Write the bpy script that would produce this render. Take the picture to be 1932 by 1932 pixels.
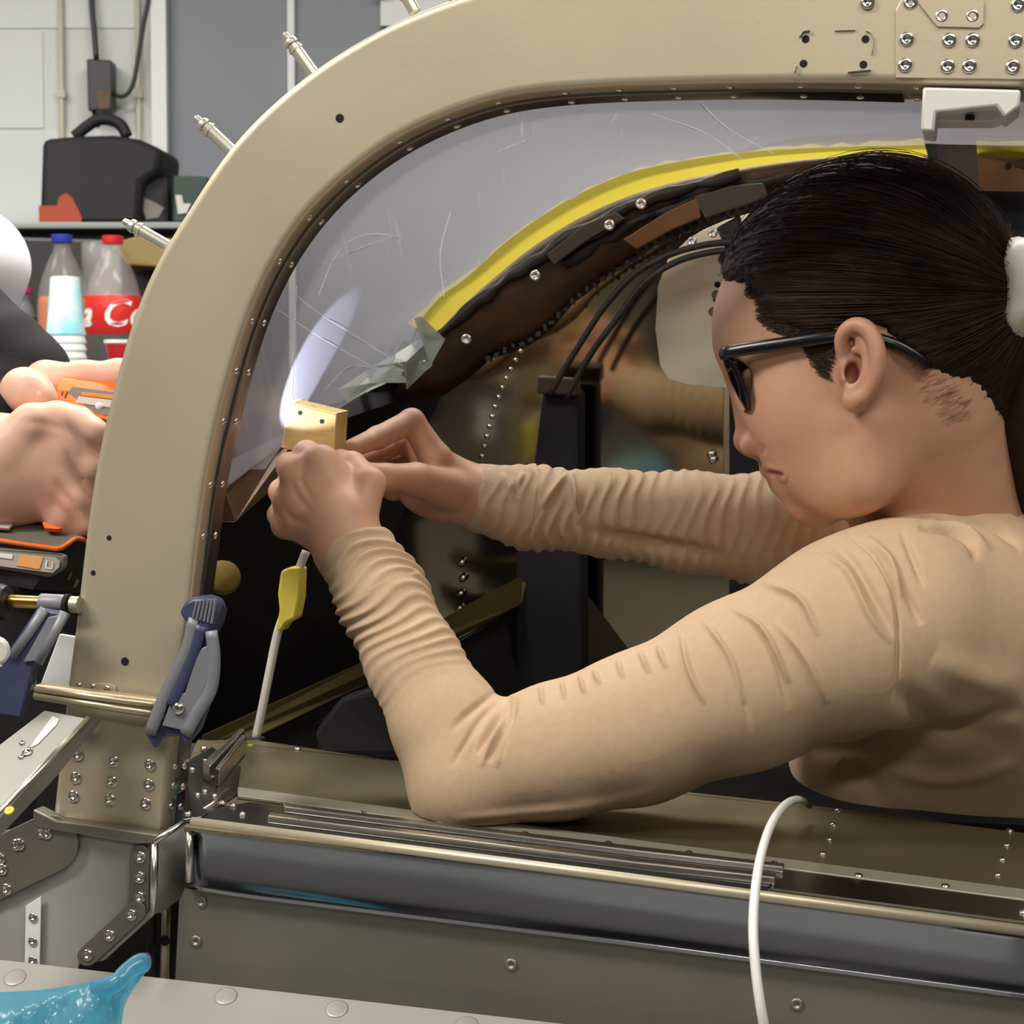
import bpy, math, random
import numpy as np
from mathutils import Vector, Matrix, Quaternion
random.seed(7); RNG = np.random.default_rng(7)
SC = bpy.context.scene
COL = SC.collection
for _o in list(bpy.data.objects): bpy.data.objects.remove(_o)

# ------------------------------------------------------------------ camera
F = 3735.0                                   # focal length in pixels of the 1932 px frame
CAM = np.array((0.0, 0.0, 1.45)); PITCH = math.radians(3)
FW = np.array((0, math.cos(PITCH), -math.sin(PITCH))); RT = np.array((1.0, 0, 0)); UP = np.array((0, math.sin(PITCH), math.cos(PITCH)))
cd = bpy.data.cameras.new('camera'); cam = bpy.data.objects.new('camera', cd); COL.objects.link(cam)
cd.sensor_width = 36; cd.lens = 36 * F / 1932; cd.clip_start = 0.05; cd.clip_end = 60
cam.location = CAM; cam.rotation_euler = (math.pi / 2 - PITCH, 0, 0)
cd.dof.use_dof = True; cd.dof.focus_distance = 1.3; cd.dof.aperture_fstop = 24
SC.camera = cam
# ------------------------------------------------------------------ exposure, world, lights
SC.view_settings.view_transform = 'Standard'; SC.view_settings.look = 'None'
SC.view_settings.gamma = 1; SC.view_settings.use_curve_mapping = False; SC.view_settings.exposure = 0.0
w = bpy.data.worlds.new('world'); SC.world = w; w.use_nodes = True
w.node_tree.nodes['Background'].inputs[0].default_value = (0.9, 0.95, 1, 1); w.node_tree.nodes['Background'].inputs[1].default_value = 0.05
LAMPS = [(-1.5, 0.55, 2.75, 50, 'left of the camera'), (0.75, 0.15, 2.75, 20, 'right of the camera'), (-1.5, 2.6, 2.75, 34, 'over the drinks table'), (0.2, 2.15, 2.75, 44, 'beyond the cabin, placed to light the windscreen'), (-0.4, -1.6, 2.75, 26, 'behind the camera')]  # unseen lamp beyond the cabin is placed to light the windscreen from above
SC.cycles.use_adaptive_sampling = True; SC.cycles.use_denoising = True
SC.cycles.max_bounces = 8; SC.cycles.transparent_max_bounces = 12; SC.cycles.caustics_reflective = False; SC.cycles.caustics_refractive = False
SC.cycles.sample_clamp_indirect = 4.0

# ------------------------------------------------------------------ helpers
def nz(v): v = np.asarray(v, float); return v / np.linalg.norm(v)
def A3(*a): return np.array(a, float)
def ray(px, py): return FW + RT * ((px - 966) / F) + UP * ((966 - py) / F)
def P(px, py, d): return CAM + d * ray(px, py)
def proj(V):
    V = np.asarray(V, float) - CAM; d = V @ FW
    return 966 + F * (V @ RT) / d, 966 - F * (V @ UP) / d, d
def hit(px, py, pl):
    r = ray(px, py); return CAM + r * (((pl[0] - CAM) @ pl[1]) / (r @ pl[1]))
def s2l(c): c = np.asarray(c, float) / 255; return tuple(np.where(c <= .04045, c / 12.92, ((c + .055) / 1.055) ** 2.4))
WL = {}                                       # world location of every object made here
def link(o, loc, parent=None):
    loc = np.asarray(loc, float); WL[o.name] = loc
    COL.objects.link(o)
    if parent is not None: o.parent = parent; o.location = loc - WL[parent.name]
    else: o.location = loc
    return o
def tag(o, label, cat, group=None):
    o['label'] = label; o['category'] = cat
    if group: o['group'] = group
    return o
def empty(name, loc, label, cat, group=None):
    o = bpy.data.objects.new(name, None); o.empty_display_size = .02; link(o, loc); return tag(o, label, cat, group)
def meshdata(name, V, Fc, m, smooth=False, auto=None):
    me = bpy.data.meshes.new(name); V = np.asarray(V, float)
    if isinstance(Fc, np.ndarray):
        k = Fc.shape[1]; me.vertices.add(len(V)); me.vertices.foreach_set('co', V.astype(np.float32).ravel())
        me.loops.add(Fc.size); me.loops.foreach_set('vertex_index', Fc.astype(np.int32).ravel())
        me.polygons.add(len(Fc)); me.polygons.foreach_set('loop_start', np.arange(0, Fc.size, k, dtype=np.int32))
        me.update(calc_edges=True)
    else:
        me.from_pydata([tuple(v) for v in V], [], [tuple(f) for f in Fc]); me.update()
    if m: me.materials.append(m)
    if smooth: me.polygons.foreach_set('use_smooth', np.ones(len(me.polygons), bool))
    if auto is not None:
        me.polygons.foreach_set('use_smooth', np.ones(len(me.polygons), bool))
        try: me.set_sharp_from_angle(angle=math.radians(auto))
        except Exception: pass
    return me
def mk(name, VF, m, parent=None, smooth=False, auto=None, bevel=None, solid=None, label=None, kind=None, sub=0):
    V, Fc = VF; V = np.asarray(V, float)
    base = (V.min(0) + V.max(0)) / 2; base[2] = V[:, 2].min()
    o = bpy.data.objects.new(name, meshdata(name, V - base, Fc, m, smooth, auto))
    link(o, base, parent)
    if solid: md = o.modifiers.new('solidify', 'SOLIDIFY'); md.thickness = abs(solid); md.offset = -1 if solid > 0 else 1
    if bevel: md = o.modifiers.new('bevel', 'BEVEL'); md.width = bevel; md.segments = 2; md.limit_method = 'ANGLE'; md.angle_limit = math.radians(35)
    if sub: md = o.modifiers.new('sub', 'SUBSURF'); md.levels = sub; md.render_levels = sub
    if label: o['label'] = label
    if kind: o['kind'] = kind
    return o
def inst(name, me, loc, zdir, parent, scale=1.0):
    o = bpy.data.objects.new(name, me); link(o, loc, parent)
    o.rotation_mode = 'QUATERNION'; o.rotation_quaternion = Vector(zdir).to_track_quat('Z', 'Y'); o.scale = (scale,) * 3
    return o
def setmat(o, m): o.material_slots[0].link = 'OBJECT'; o.material_slots[0].material = m
class MB:
    def __init__(s): s.V = []; s.F = []
    def add(s, VF):
        n = len(s.V); s.V += [tuple(v) for v in VF[0]]; s.F += [tuple(int(i) + n for i in f) for f in VF[1]]; return s
    def vf(s): return np.array(s.V), s.F
def box(c, a, b, d):                           # half axes a, b, d
    c, a, b, d = map(lambda v: np.asarray(v, float), (c, a, b, d))
    V = [c + i * a + j * b + k * d for k in (-1, 1) for j in (-1, 1) for i in (-1, 1)]
    Fc = [(0, 2, 3, 1), (4, 5, 7, 6), (0, 1, 5, 4), (2, 6, 7, 3), (0, 4, 6, 2), (1, 3, 7, 5)]
    if np.dot(np.cross(a, b), d) < 0: Fc = [f[::-1] for f in Fc]
    return np.array(V), Fc
def aabox(x0, x1, y0, y1, z0, z1): return box(((x0 + x1) / 2, (y0 + y1) / 2, (z0 + z1) / 2), ((x1 - x0) / 2, 0, 0), (0, (y1 - y0) / 2, 0), (0, 0, (z1 - z0) / 2))
def prism(poly, ext):                          # polygon in space swept along ext
    poly = np.asarray(poly, float); ext = np.asarray(ext, float); n = len(poly)
    nor = np.zeros(3)
    for i in range(n): nor += np.cross(poly[i], poly[(i + 1) % n])
    V = np.vstack([poly, poly + ext]); fl = np.dot(nor, ext) > 0
    Fc = [tuple(range(n))[::-1], tuple(range(n, 2 * n))] + [(i, (i + 1) % n, n + (i + 1) % n, n + i) for i in range(n)]
    if not fl: Fc = [f[::-1] for f in Fc]
    return V, Fc
def grid(G, closeu=False, closev=False, flip=False):
    G = np.asarray(G, float); a, b = G.shape[:2]; Fc = []
    for i in range(a if closeu else a - 1):
        for j in range(b if closev else b - 1):
            i2, j2 = (i + 1) % a, (j + 1) % b
            f = (i * b + j, i2 * b + j, i2 * b + j2, i * b + j2); Fc.append(f[::-1] if flip else f)
    return G.reshape(-1, 3), Fc
def tube(pts, r, n=10, caps=True, squash=1.0):
    pts = np.asarray(pts, float); m = len(pts); r = np.full(m, r) if np.isscalar(r) else np.asarray(r, float)
    T = np.gradient(pts, axis=0); T /= np.linalg.norm(T, axis=1)[:, None] + 1e-12
    u = np.cross(T[0], (0, 0, 1.0)); u = nz(u if np.linalg.norm(u) > 1e-3 else np.cross(T[0], (1.0, 0, 0)))
    V = []
    for i in range(m):
        u = nz(u - T[i] * np.dot(u, T[i])); v = np.cross(T[i], u)
        for k in range(n):
            a = 2 * math.pi * k / n; V.append(pts[i] + r[i] * (math.cos(a) * u + squash * math.sin(a) * v))
    Fc = [(i * n + k, i * n + (k + 1) % n, (i + 1) * n + (k + 1) % n, (i + 1) * n + k) for i in range(m - 1) for k in range(n)]
    if caps: Fc += [tuple(range(n))[::-1], tuple(range((m - 1) * n, m * n))]
    return np.array(V), Fc
def lathe(c, axis, prof, n=24):                # prof: (radius, height) pairs along axis
    axis = nz(axis); pts = [np.asarray(c) + axis * h for r, h in prof]
    u = np.cross(axis, (0, 1.0, 0.1)); u = nz(u); v = np.cross(axis, u); V = []
    for (r, h), p in zip(prof, pts):
        for k in range(n): a = 2 * math.pi * k / n; V.append(p + max(r, 1e-5) * (math.cos(a) * u + math.sin(a) * v))
    m = len(prof)
    Fc = [(i * n + k, i * n + (k + 1) % n, (i + 1) * n + (k + 1) % n, (i + 1) * n + k) for i in range(m - 1) for k in range(n)]
    Fc += [tuple(range(n))[::-1], tuple(range((m - 1) * n, m * n))]
    return np.array(V), Fc
def spline(pts, n):                            # Catmull-Rom through pts, even arc length
    p = np.asarray(pts, float); q = np.vstack([2 * p[0] - p[1], p, 2 * p[-1] - p[-2]]); out = []
    for i in range(1, len(q) - 2):
        for t in np.linspace(0, 1, 24, endpoint=False):
            a, b, c, d = q[i - 1], q[i], q[i + 1], q[i + 2]
            out.append(.5 * (2 * b + (c - a) * t + (2 * a - 5 * b + 4 * c - d) * t * t + (3 * b - a - 3 * c + d) * t ** 3))
    out.append(p[-1]); out = np.array(out)
    return resamp(out, n)
def resamp(out, n):
    out = np.asarray(out, float); s = np.r_[0, np.cumsum(np.linalg.norm(np.diff(out, axis=0), axis=1))]
    t = np.linspace(0, s[-1], n); return np.stack([np.interp(t, s, out[:, k]) for k in range(out.shape[1])], 1)

# ------------------------------------------------------------------ materials
def mat(name, col, rough=.5, metal=0., var=0., vscale=8., col2=None, bump=0., bscale=60., rvar=0., stretch=None, sss=0., alpha=None, trans=0., spec=None, emit=None, ior=None, vcol=None, bdist=.001):
    m = bpy.data.materials.new(name); m.use_nodes = True; nt = m.node_tree; N = nt.nodes; L = nt.links
    b = N['Principled BSDF']; c = s2l(col) + (1,)
    b.inputs['Base Color'].default_value = c; b.inputs['Roughness'].default_value = rough; b.inputs['Metallic'].default_value = metal
    if spec is not None: b.inputs['Specular IOR Level'].default_value = spec
    if ior: b.inputs['IOR'].default_value = ior
    if trans: b.inputs['Transmission Weight'].default_value = trans
    if alpha is not None: b.inputs['Alpha'].default_value = alpha
    if sss: b.inputs['Subsurface Weight'].default_value = sss; b.inputs['Subsurface Radius'].default_value = (1, .35, .2); b.inputs['Subsurface Scale'].default_value = .006
    if emit: b.inputs['Emission Color'].default_value = s2l(emit[0]) + (1,); b.inputs['Emission Strength'].default_value = emit[1]
    tc = N.new('ShaderNodeTexCoord'); src = tc.outputs['Object']
    if stretch:
        mp = N.new('ShaderNodeMapping'); mp.inputs['Scale'].default_value = stretch; L.new(src, mp.inputs[0]); src = mp.outputs[0]
    colout = None
    if var or col2 is not None:
        n = N.new('ShaderNodeTexNoise'); n.inputs['Scale'].default_value = vscale; n.inputs['Detail'].default_value = 5; L.new(src, n.inputs['Vector'])
        r = N.new('ShaderNodeValToRGB'); e = r.color_ramp.elements; e[0].position = .35; e[1].position = .68
        if col2 is not None: e[0].color = c; e[1].color = s2l(col2) + (1,)
        else:
            e[0].color = tuple(np.clip(np.array(c[:3]) * (1 - var), 0, 1)) + (1,); e[1].color = tuple(np.clip(np.array(c[:3]) * (1 + var), 0, 1)) + (1,)
        L.new(n.outputs['Fac'], r.inputs[0]); colout = r.outputs[0]
        if rvar:
            mr = N.new('ShaderNodeMapRange'); mr.inputs['To Min'].default_value = max(.02, rough - rvar); mr.inputs['To Max'].default_value = min(1, rough + rvar)
            L.new(n.outputs['Fac'], mr.inputs[0]); L.new(mr.outputs[0], b.inputs['Roughness'])
    if vcol:
        at = N.new('ShaderNodeAttribute'); at.attribute_name = vcol[0]
        mx = N.new('ShaderNodeMix'); mx.data_type = 'RGBA'; mx.inputs['B'].default_value = s2l(vcol[1]) + (1,)
        if colout: L.new(colout, mx.inputs['A'])
        else: mx.inputs['A'].default_value = c
        L.new(at.outputs['Fac'], mx.inputs['Factor']); colout = mx.outputs['Result']
    if colout: L.new(colout, b.inputs['Base Color'])
    if bump:
        n2 = N.new('ShaderNodeTexNoise'); n2.inputs['Scale'].default_value = bscale; n2.inputs['Detail'].default_value = 3; L.new(src, n2.inputs['Vector'])
        bp = N.new('ShaderNodeBump'); bp.inputs['Strength'].default_value = bump; bp.inputs['Distance'].default_value = bdist; L.new(n2.outputs['Fac'], bp.inputs['Height']); L.new(bp.outputs[0], b.inputs['Normal'])
    return m
M = {}
M['arch'] = mat('satin_aluminium', (208, 197, 172), .42, .55, var=.03, vscale=7, rvar=.06, bump=.06, bscale=300)
M['alu'] = mat('bright_aluminium', (214, 212, 206), .28, 1., var=.05, vscale=12, rvar=.08)
M['mirror'] = mat('polished_aluminium', (176, 168, 146), .09, 1., var=.12, vscale=5, rvar=.04)
M['band'] = mat('polished_band', (150, 154, 160), .13, 1., var=.08, vscale=7, rvar=.05)
M['olive'] = mat('zinc_chromate_tinted_aluminium', (150, 140, 112), .36, .85, var=.10, vscale=10, rvar=.08)
M['dull'] = mat('dull_aluminium', (150, 148, 136), .45, .8, var=.07, vscale=9, rvar=.06)
M['plate'] = mat('grey_plate', (178, 178, 173), .42, .35, var=.05, vscale=6)
M['lip'] = mat('lip_strip', (188, 184, 168), .45, .7)
M['rivet'] = mat('rivet_metal', (235, 232, 225), .16, 1.)
M['hole'] = mat('drilled_hole', (12, 11, 10), .8)
M['rail'] = mat('rail_dark_alu', (146, 145, 146), .25, 1., var=.08, vscale=14)
M['brown'] = mat('former_brown', (62, 50, 38), .5, .3, col2=(96, 66, 36), vscale=16, bump=.3, bscale=70, bdist=.003)
M['blackr'] = mat('black_sealant', (24, 22, 21), .55, 0, col2=(44, 38, 32), vscale=30, bump=.5, bscale=120, bdist=.002)
M['dark'] = mat('interior_shade', (20, 19, 18), .6, 0, var=.3, vscale=9)  # cabin shade put into one dark colour for inner sheets and gaps
M['navy'] = mat('insulation_and_shade', (24, 25, 30), .7, 0, var=.3, vscale=20)  # insulation colour that also holds the shade of side bay and rear bulkhead
M['bronze'] = mat('bronze_panel', (120, 78, 36), .45, .2, col2=(88, 58, 34), vscale=9)
M['umber'] = mat('umber_panel', (70, 58, 44), .5, .2, var=.2, vscale=12)
M['cream'] = mat('cream_plate', (240, 231, 204), .5, 0, var=.06, vscale=8)
M['strip'] = mat('olive_longeron', (112, 102, 62), .4, .5, var=.15, vscale=12)
M['white_pl'] = mat('white_plastic', (232, 232, 230), .4, 0)
M['skin'] = mat('skin', (206, 158, 130), .5, 0, var=.05, vscale=30, sss=.12, bump=.1, bscale=500, vcol=('tint', (150, 74, 62)))
M['skin2'] = mat('skin_pink', (226, 184, 162), .5, 0, var=.06, vscale=25, sss=.12, bump=.12, bscale=400, vcol=('tint', (170, 84, 76)))
M['shirt'] = mat('beige_knit', (198, 171, 140), .85, 0, var=.035, vscale=160, bump=.25, bscale=1400, bdist=.0006)
M['hair'] = mat('brown_hair', (42, 30, 21), .55, spec=.2, metal= 0, var=.3, vscale=40, bump=.2, bscale=300)
M['strand'] = mat('hair_strand', (66, 46, 29), .5, spec=.3, metal= 0, col2=(40, 28, 20), vscale=60)
M['nape'] = mat('fine_nape_hair', (138, 106, 80), .6)
M['scrunch'] = mat('white_satin', (226, 222, 212), .4, 0, bump=.3, bscale=60, bdist=.003)
M['frame_bk'] = mat('black_acetate', (20, 19, 20), .25, 0)
M['lash'] = mat('eyelash', (22, 17, 14), .6)
M['pearl'] = mat('pearl', (240, 225, 205), .2, .2)
M['wood'] = mat('pale_wood', (206, 172, 104), .6, 0, var=.12, vscale=26, stretch=(1, 1, 6), bump=.2, bscale=90)
M['woodtop'] = mat('end_grain', (222, 192, 116), .7, 0, var=.14, vscale=160)
M['yellow'] = mat('yellow_tape', (238, 222, 92), .5, 0, var=.10, vscale=22)
M['clampb'] = mat('blue_grey_casting', (66, 72, 104), .42, .1, var=.06, vscale=30)
M['clampl'] = mat('light_grey_casting', (132, 134, 142), .45, .2, var=.05, vscale=40)
M['barm'] = mat('clamp_bar', (206, 194, 166), .38, .8, var=.04)
M['brass'] = mat('brass', (214, 178, 96), .25, 1.)
M['blackp'] = mat('black_plastic', (24, 24, 26), .45)
M['greyp'] = mat('grey_rubber', (112, 108, 98), .55, 0, var=.05, vscale=40)
M['orange'] = mat('orange_plastic', (240, 118, 40), .4)
M['lblo'] = mat('label_orange', (246, 176, 110), .4)
M['lblg'] = mat('label_grey', (186, 176, 168), .35)
M['white'] = mat('white_print', (240, 240, 238), .5)
M['ltube'] = mat('white_tube', (226, 224, 214), .35)
M['cable'] = mat('white_cable', (240, 240, 238), .4)
M['wallp'] = mat('painted_block', (206, 212, 213), .7, 0, var=.03, vscale=5, bump=.3, bscale=40, bdist=.002)
M['joint'] = mat('painted_joint', (202, 207, 206), .8)
M['greyd'] = mat('grey_blue_paint', (122, 127, 138), .45, 0, var=.05, vscale=2.2)
M['trim'] = mat('white_trim', (224, 228, 230), .5)
M['conduit'] = mat('conduit_paint', (186, 184, 168), .5)
M['bag'] = mat('black_nylon', (15, 15, 16), .7, 0, var=.2, vscale=20, bump=.4, bscale=200)
M['logo'] = mat('orange_print', (150, 56, 26), .6)
M['pet'] = mat('clear_bottle', (205, 208, 210), .12, 0, alpha=.16)
M['orangej'] = mat('orange_drink', (196, 104, 28), .3)
M['cola'] = mat('cola', (28, 14, 10), .2)
M['grape'] = mat('dark_drink', (44, 34, 44), .2)
M['red'] = mat('red_label', (206, 44, 40), .4)
M['pink'] = mat('magenta_cap', (176, 36, 110), .4)
M['blue'] = mat('blue_cap', (44, 62, 170), .4)
M['redc'] = mat('red_cap', (206, 44, 48), .4)
M['cup'] = mat('paper_cup', (232, 238, 234), .6, 0)
M['teal'] = mat('teal_paper_cup', (226, 238, 238), .6, 0, col2=(110, 200, 216), vscale=16)
M['counter'] = mat('dark_counter', (30, 29, 30), .5)
M['ctop'] = mat('grey_counter_top', (140, 146, 144), .5)
M['foam'] = mat('dim_yellow_foam', (118, 98, 36), .7)
M['green'] = mat('dark_green_box', (30, 52, 44), .5)
M['gold'] = mat('olive_board', (126, 112, 62), .6, 0, var=.1)
M['floor'] = mat('concrete_floor', (112, 110, 106), .6, 0, var=.08, vscale=3)
M['ceil'] = mat('ceiling_paint', (226, 224, 216), .8)
M['room'] = mat('wall_paint', (150, 147, 140), .8)
M['blackf'] = mat('black_fleece', (20, 20, 24), .9, 0, bump=.3, bscale=300)
M['whitef'] = mat('white_cotton', (232, 232, 238), .85)
M['nail'] = mat('fingernail', (236, 196, 184), .3)
M['cleco'] = mat('cleco_steel', (226, 224, 212), .3, .7)
M['lampw'] = mat('lamp_diffuser', (255, 255, 255), .5, 0, emit=((255, 244, 226), 3.))
M['led'] = mat('led_lens', (240, 244, 255), .2, 0, emit=((225, 232, 255), 4.))

# translucent things
def glassy(name, tint, clear, rough, haze=None, scratch=True, refl=.3):
    m = bpy.data.materials.new(name); m.use_nodes = True; nt = m.node_tree; N = nt.nodes; L = nt.links
    out = N['Material Output']; N.remove(N['Principled BSDF'])
    tr = N.new('ShaderNodeBsdfTransparent'); tr.inputs[0].default_value = s2l(tint) + (1,)
    df = N.new('ShaderNodeBsdfDiffuse'); df.inputs[0].default_value = s2l(haze or tint) + (1,)
    tl = N.new('ShaderNodeBsdfTranslucent'); tl.inputs[0].default_value = s2l(haze or tint) + (1,)
    m0 = N.new('ShaderNodeMixShader'); m0.inputs[0].default_value = .68; L.new(df.outputs[0], m0.inputs[1]); L.new(tl.outputs[0], m0.inputs[2])
    mx = N.new('ShaderNodeMixShader'); mx.inputs[0].default_value = 1 - clear
    L.new(tr.outputs[0], mx.inputs[1]); L.new(m0.outputs[0], mx.inputs[2])
    gl = N.new('ShaderNodeBsdfGlossy'); gl.inputs['Roughness'].default_value = rough
    lw = N.new('ShaderNodeLayerWeight'); lw.inputs['Blend'].default_value = .5; pw = N.new('ShaderNodeMath'); pw.operation = 'POWER'; pw.inputs[1].default_value = 4; L.new(lw.outputs['Facing'], pw.inputs[0]); fr = N.new('ShaderNodeMath'); fr.operation = 'MULTIPLY_ADD'; fr.inputs[1].default_value = refl; fr.inputs[2].default_value = .03; L.new(pw.outputs[0], fr.inputs[0])
    m2 = N.new('ShaderNodeMixShader'); L.new(fr.outputs[0], m2.inputs[0]); L.new(mx.outputs[0], m2.inputs[1]); L.new(gl.outputs[0], m2.inputs[2])
    if scratch:
        tc = N.new('ShaderNodeTexCoord'); fac = None
        for k, (rot, sc) in enumerate((((0, .5, .2), (90, 2.5, 1.2)), ((.3, -.6, .8), (60, 1.6, 2.4)), ((.2, 1.2, -.5), (110, 2, 1.5)))):
            mp = N.new('ShaderNodeMapping'); mp.inputs['Rotation'].default_value = rot; mp.inputs['Scale'].default_value = (sc[0], sc[1], sc[2])
            L.new(tc.outputs['Object'], mp.inputs[0])
            n = N.new('ShaderNodeTexNoise'); n.inputs['Scale'].default_value = 1.6; n.inputs['Detail'].default_value = 2; L.new(mp.outputs[0], n.inputs['Vector'])
            r = N.new('ShaderNodeMapRange'); r.inputs['From Min'].default_value = .70; r.inputs['From Max'].default_value = .80; r.inputs['To Max'].default_value = .35; L.new(n.outputs['Fac'], r.inputs[0])
            if fac is None: fac = r.outputs[0]
            else: a = N.new('ShaderNodeMath'); a.operation = 'MAXIMUM'; L.new(fac, a.inputs[0]); L.new(r.outputs[0], a.inputs[1]); fac = a.outputs[0]
        a = N.new('ShaderNodeMath'); a.operation = 'ADD'; a.use_clamp = True; a.inputs[1].default_value = 1 - clear; L.new(fac, a.inputs[0]); L.new(a.outputs[0], mx.inputs[0])
    L.new(m2.outputs[0], out.inputs[0]); return m
M['screen'] = glassy('hazy_acrylic', (236, 238, 242), .50, .30, haze=(146, 146, 155), refl=.15)
M['tapem'] = glassy('thin_yellow_tape', (230, 214, 90), .04, .5, haze=(178, 164, 62), scratch=False, refl=.1)
M['film'] = glassy('torn_film', (225, 230, 226), .45, .25, haze=(190, 196, 190), scratch=False, refl=.2)
M['lens'] = glassy('reflection_dark_lens', (92, 86, 104), .8, .05, haze=(60, 58, 70), scratch=False)  # dark of the inner reflection put into the tint
M['scr'] = glassy('bright_scratch', (240, 240, 244), .25, .3, haze=(238, 238, 242), scratch=False, refl=.1)
M['blue_bag'] = glassy('blue_polythene', (160, 222, 240), .55, .18, haze=(150, 216, 238), scratch=False, refl=.2)

# ------------------------------------------------------------------ signed distance bodies
class SDF:
    def __init__(s): s.p = []
    def cap(s, a, b, ra, rb, k=.006, op='u'):
        a, b = np.asarray(a, float), np.asarray(b, float); s.p.append(('c', op, k, (a, b, ra, rb), (a + b) / 2, np.linalg.norm(a - b) / 2 + max(ra, rb))); return s
    def chain(s, pts, r, k=.006):
        for i in range(len(pts) - 1): s.cap(pts[i], pts[i + 1], r[i], r[i + 1], k)
        return s
    def ell(s, c, r, R=None, k=.008, op='u'):
        s.p.append(('e', op, k, (np.asarray(c, float), np.asarray(r, float), np.eye(3) if R is None else np.asarray(R, float)), np.asarray(c, float), max(r))); return s
    def fn(s, f, op='i', k=.003): s.p.append(('f', op, k, f, None, None)); return s
    def eval(s, X, c=None, h=None):
        d = np.full(len(X), .08)
        for t, op, k, a, bc, br in s.p:
            if c is not None and bc is not None and np.linalg.norm(c - bc) - br - h > k + .008: continue
            if t == 'c':
                A, B, ra, rb = a; ab = B - A; u = np.clip(((X - A) @ ab) / (ab @ ab + 1e-12), 0, 1)
                q = np.linalg.norm(X - A - u[:, None] * ab, axis=1) - (ra + (rb - ra) * u)
            elif t == 'e':
                C, r, R = a; Y = (X - C) @ R; k0 = np.linalg.norm(Y / r, axis=1); k1 = np.linalg.norm(Y / r ** 2, axis=1)
                q = np.where(k1 > 1e-9, k0 * (k0 - 1) / (k1 + 1e-12), -min(r))
            else: q = a(X)
            if op == 'u': h_ = np.maximum(k - np.abs(d - q), 0) / k; d = np.minimum(d, q) - h_ * h_ * k * .25
            else:
                if op == 's': q = -q
                h_ = np.maximum(k - np.abs(d - q), 0) / k; d = np.maximum(d, q) + h_ * h_ * k * .25
        return d
    def mesh(s, lo, hi, vox, nb=16):
        lo = np.asarray(lo, float); n = (np.ceil((np.asarray(hi) - lo) / vox / nb).astype(int)) * nb + 1
        D = np.full(n, .08, np.float32); h = nb * vox * math.sqrt(3) / 2
        g = np.arange(nb + 1) * vox; GX = np.stack(np.meshgrid(g, g, g, indexing='ij'), -1).reshape(-1, 3)
        for i in range(0, n[0] - 1, nb):
            for j in range(0, n[1] - 1, nb):
                for k in range(0, n[2] - 1, nb):
                    o = lo + np.array((i, j, k)) * vox; c = o + nb * vox / 2
                    dc = s.eval(c[None])[0]
                    if abs(dc) > h * 1.6 + .004: D[i:i + nb + 1, j:j + nb + 1, k:k + nb + 1] = np.float32(dc); continue
                    D[i:i + nb + 1, j:j + nb + 1, k:k + nb + 1] = s.eval(GX + o, c, h).reshape(nb + 1, nb + 1, nb + 1)
        return nets(D, lo, vox)
def nets(D, lo, vox):
    S = D < 0; n = np.array(D.shape) - 1
    cs = [(i, j, k) for i in (0, 1) for j in (0, 1) for k in (0, 1)]
    sl = lambda A, c: A[c[0]:c[0] + n[0], c[1]:c[1] + n[1], c[2]:c[2] + n[2]]
    cnt = np.zeros(n, np.int8)
    for c in cs: cnt += sl(S, c)
    I = np.argwhere((cnt > 0) & (cnt < 8)); idx = np.full(n, -1, np.int32); idx[tuple(I.T)] = np.arange(len(I))
    acc = np.zeros((len(I), 3)); num = np.zeros(len(I))
    val = {c: D[I[:, 0] + c[0], I[:, 1] + c[1], I[:, 2] + c[2]].astype(float) for c in cs}
    for a in cs:
        for ax in range(3):
            if a[ax]: continue
            b = list(a); b[ax] = 1; b = tuple(b); va, vb = val[a], val[b]; m = (va < 0) != (vb < 0)
            t = np.where(m, va / np.where(np.abs(va - vb) < 1e-12, 1e-12, va - vb), 0); q = np.tile(np.array(a, float), (len(I), 1)); q[:, ax] += t
            acc[m] += q[m]; num += m
    V = lo + (I + acc / num[:, None]) * vox; Q = []
    for ax in range(3):
        b1, b2 = (ax + 1) % 3, (ax + 2) % 3
        s0 = [slice(1, n[0]), slice(1, n[1]), slice(1, n[2])]; s0[ax] = slice(0, n[ax]); s1 = list(s0); s1[ax] = slice(1, n[ax] + 1)
        E = S[tuple(s0)] != S[tuple(s1)]; e = np.argwhere(E)
        off = np.array([1, 1, 1]); off[ax] = 0; e = e + off; fl = S[tuple(e.T)]
        d1 = np.zeros(3, int); d1[b1] = 1; d2 = np.zeros(3, int); d2[b2] = 1
        q = np.stack([idx[tuple((e - d1 - d2).T)], idx[tuple((e - d2).T)], idx[tuple(e.T)], idx[tuple((e - d1).T)]], 1)
        q[~fl] = q[~fl][:, ::-1]; Q.append(q)
    Q = np.vstack(Q); Q = Q[(Q >= 0).all(1)]
    return V, Q
def smoothV(V, Q, it=1, lam=.5):
    i = np.r_[Q[:, 0], Q[:, 1], Q[:, 2], Q[:, 3], Q[:, 1], Q[:, 2], Q[:, 3], Q[:, 0]]; j = np.r_[Q[:, 1], Q[:, 2], Q[:, 3], Q[:, 0], Q[:, 0], Q[:, 1], Q[:, 2], Q[:, 3]]
    num = np.maximum(np.bincount(i, minlength=len(V)), 1)[:, None]
    for _ in range(it):
        acc = np.stack([np.bincount(i, weights=V[j, k], minlength=len(V)) for k in range(3)], 1); V = V + lam * (acc / num - V)
    return V
def vnorm(V, Q):
    n = np.cross(V[Q[:, 2]] - V[Q[:, 0]], V[Q[:, 3]] - V[Q[:, 1]]); N = np.zeros_like(V)
    for k in range(4): N += np.stack([np.bincount(Q[:, k], weights=n[:, c], minlength=len(V)) for c in range(3)], 1)
    return N / (np.linalg.norm(N, axis=1)[:, None] + 1e-12)
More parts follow.
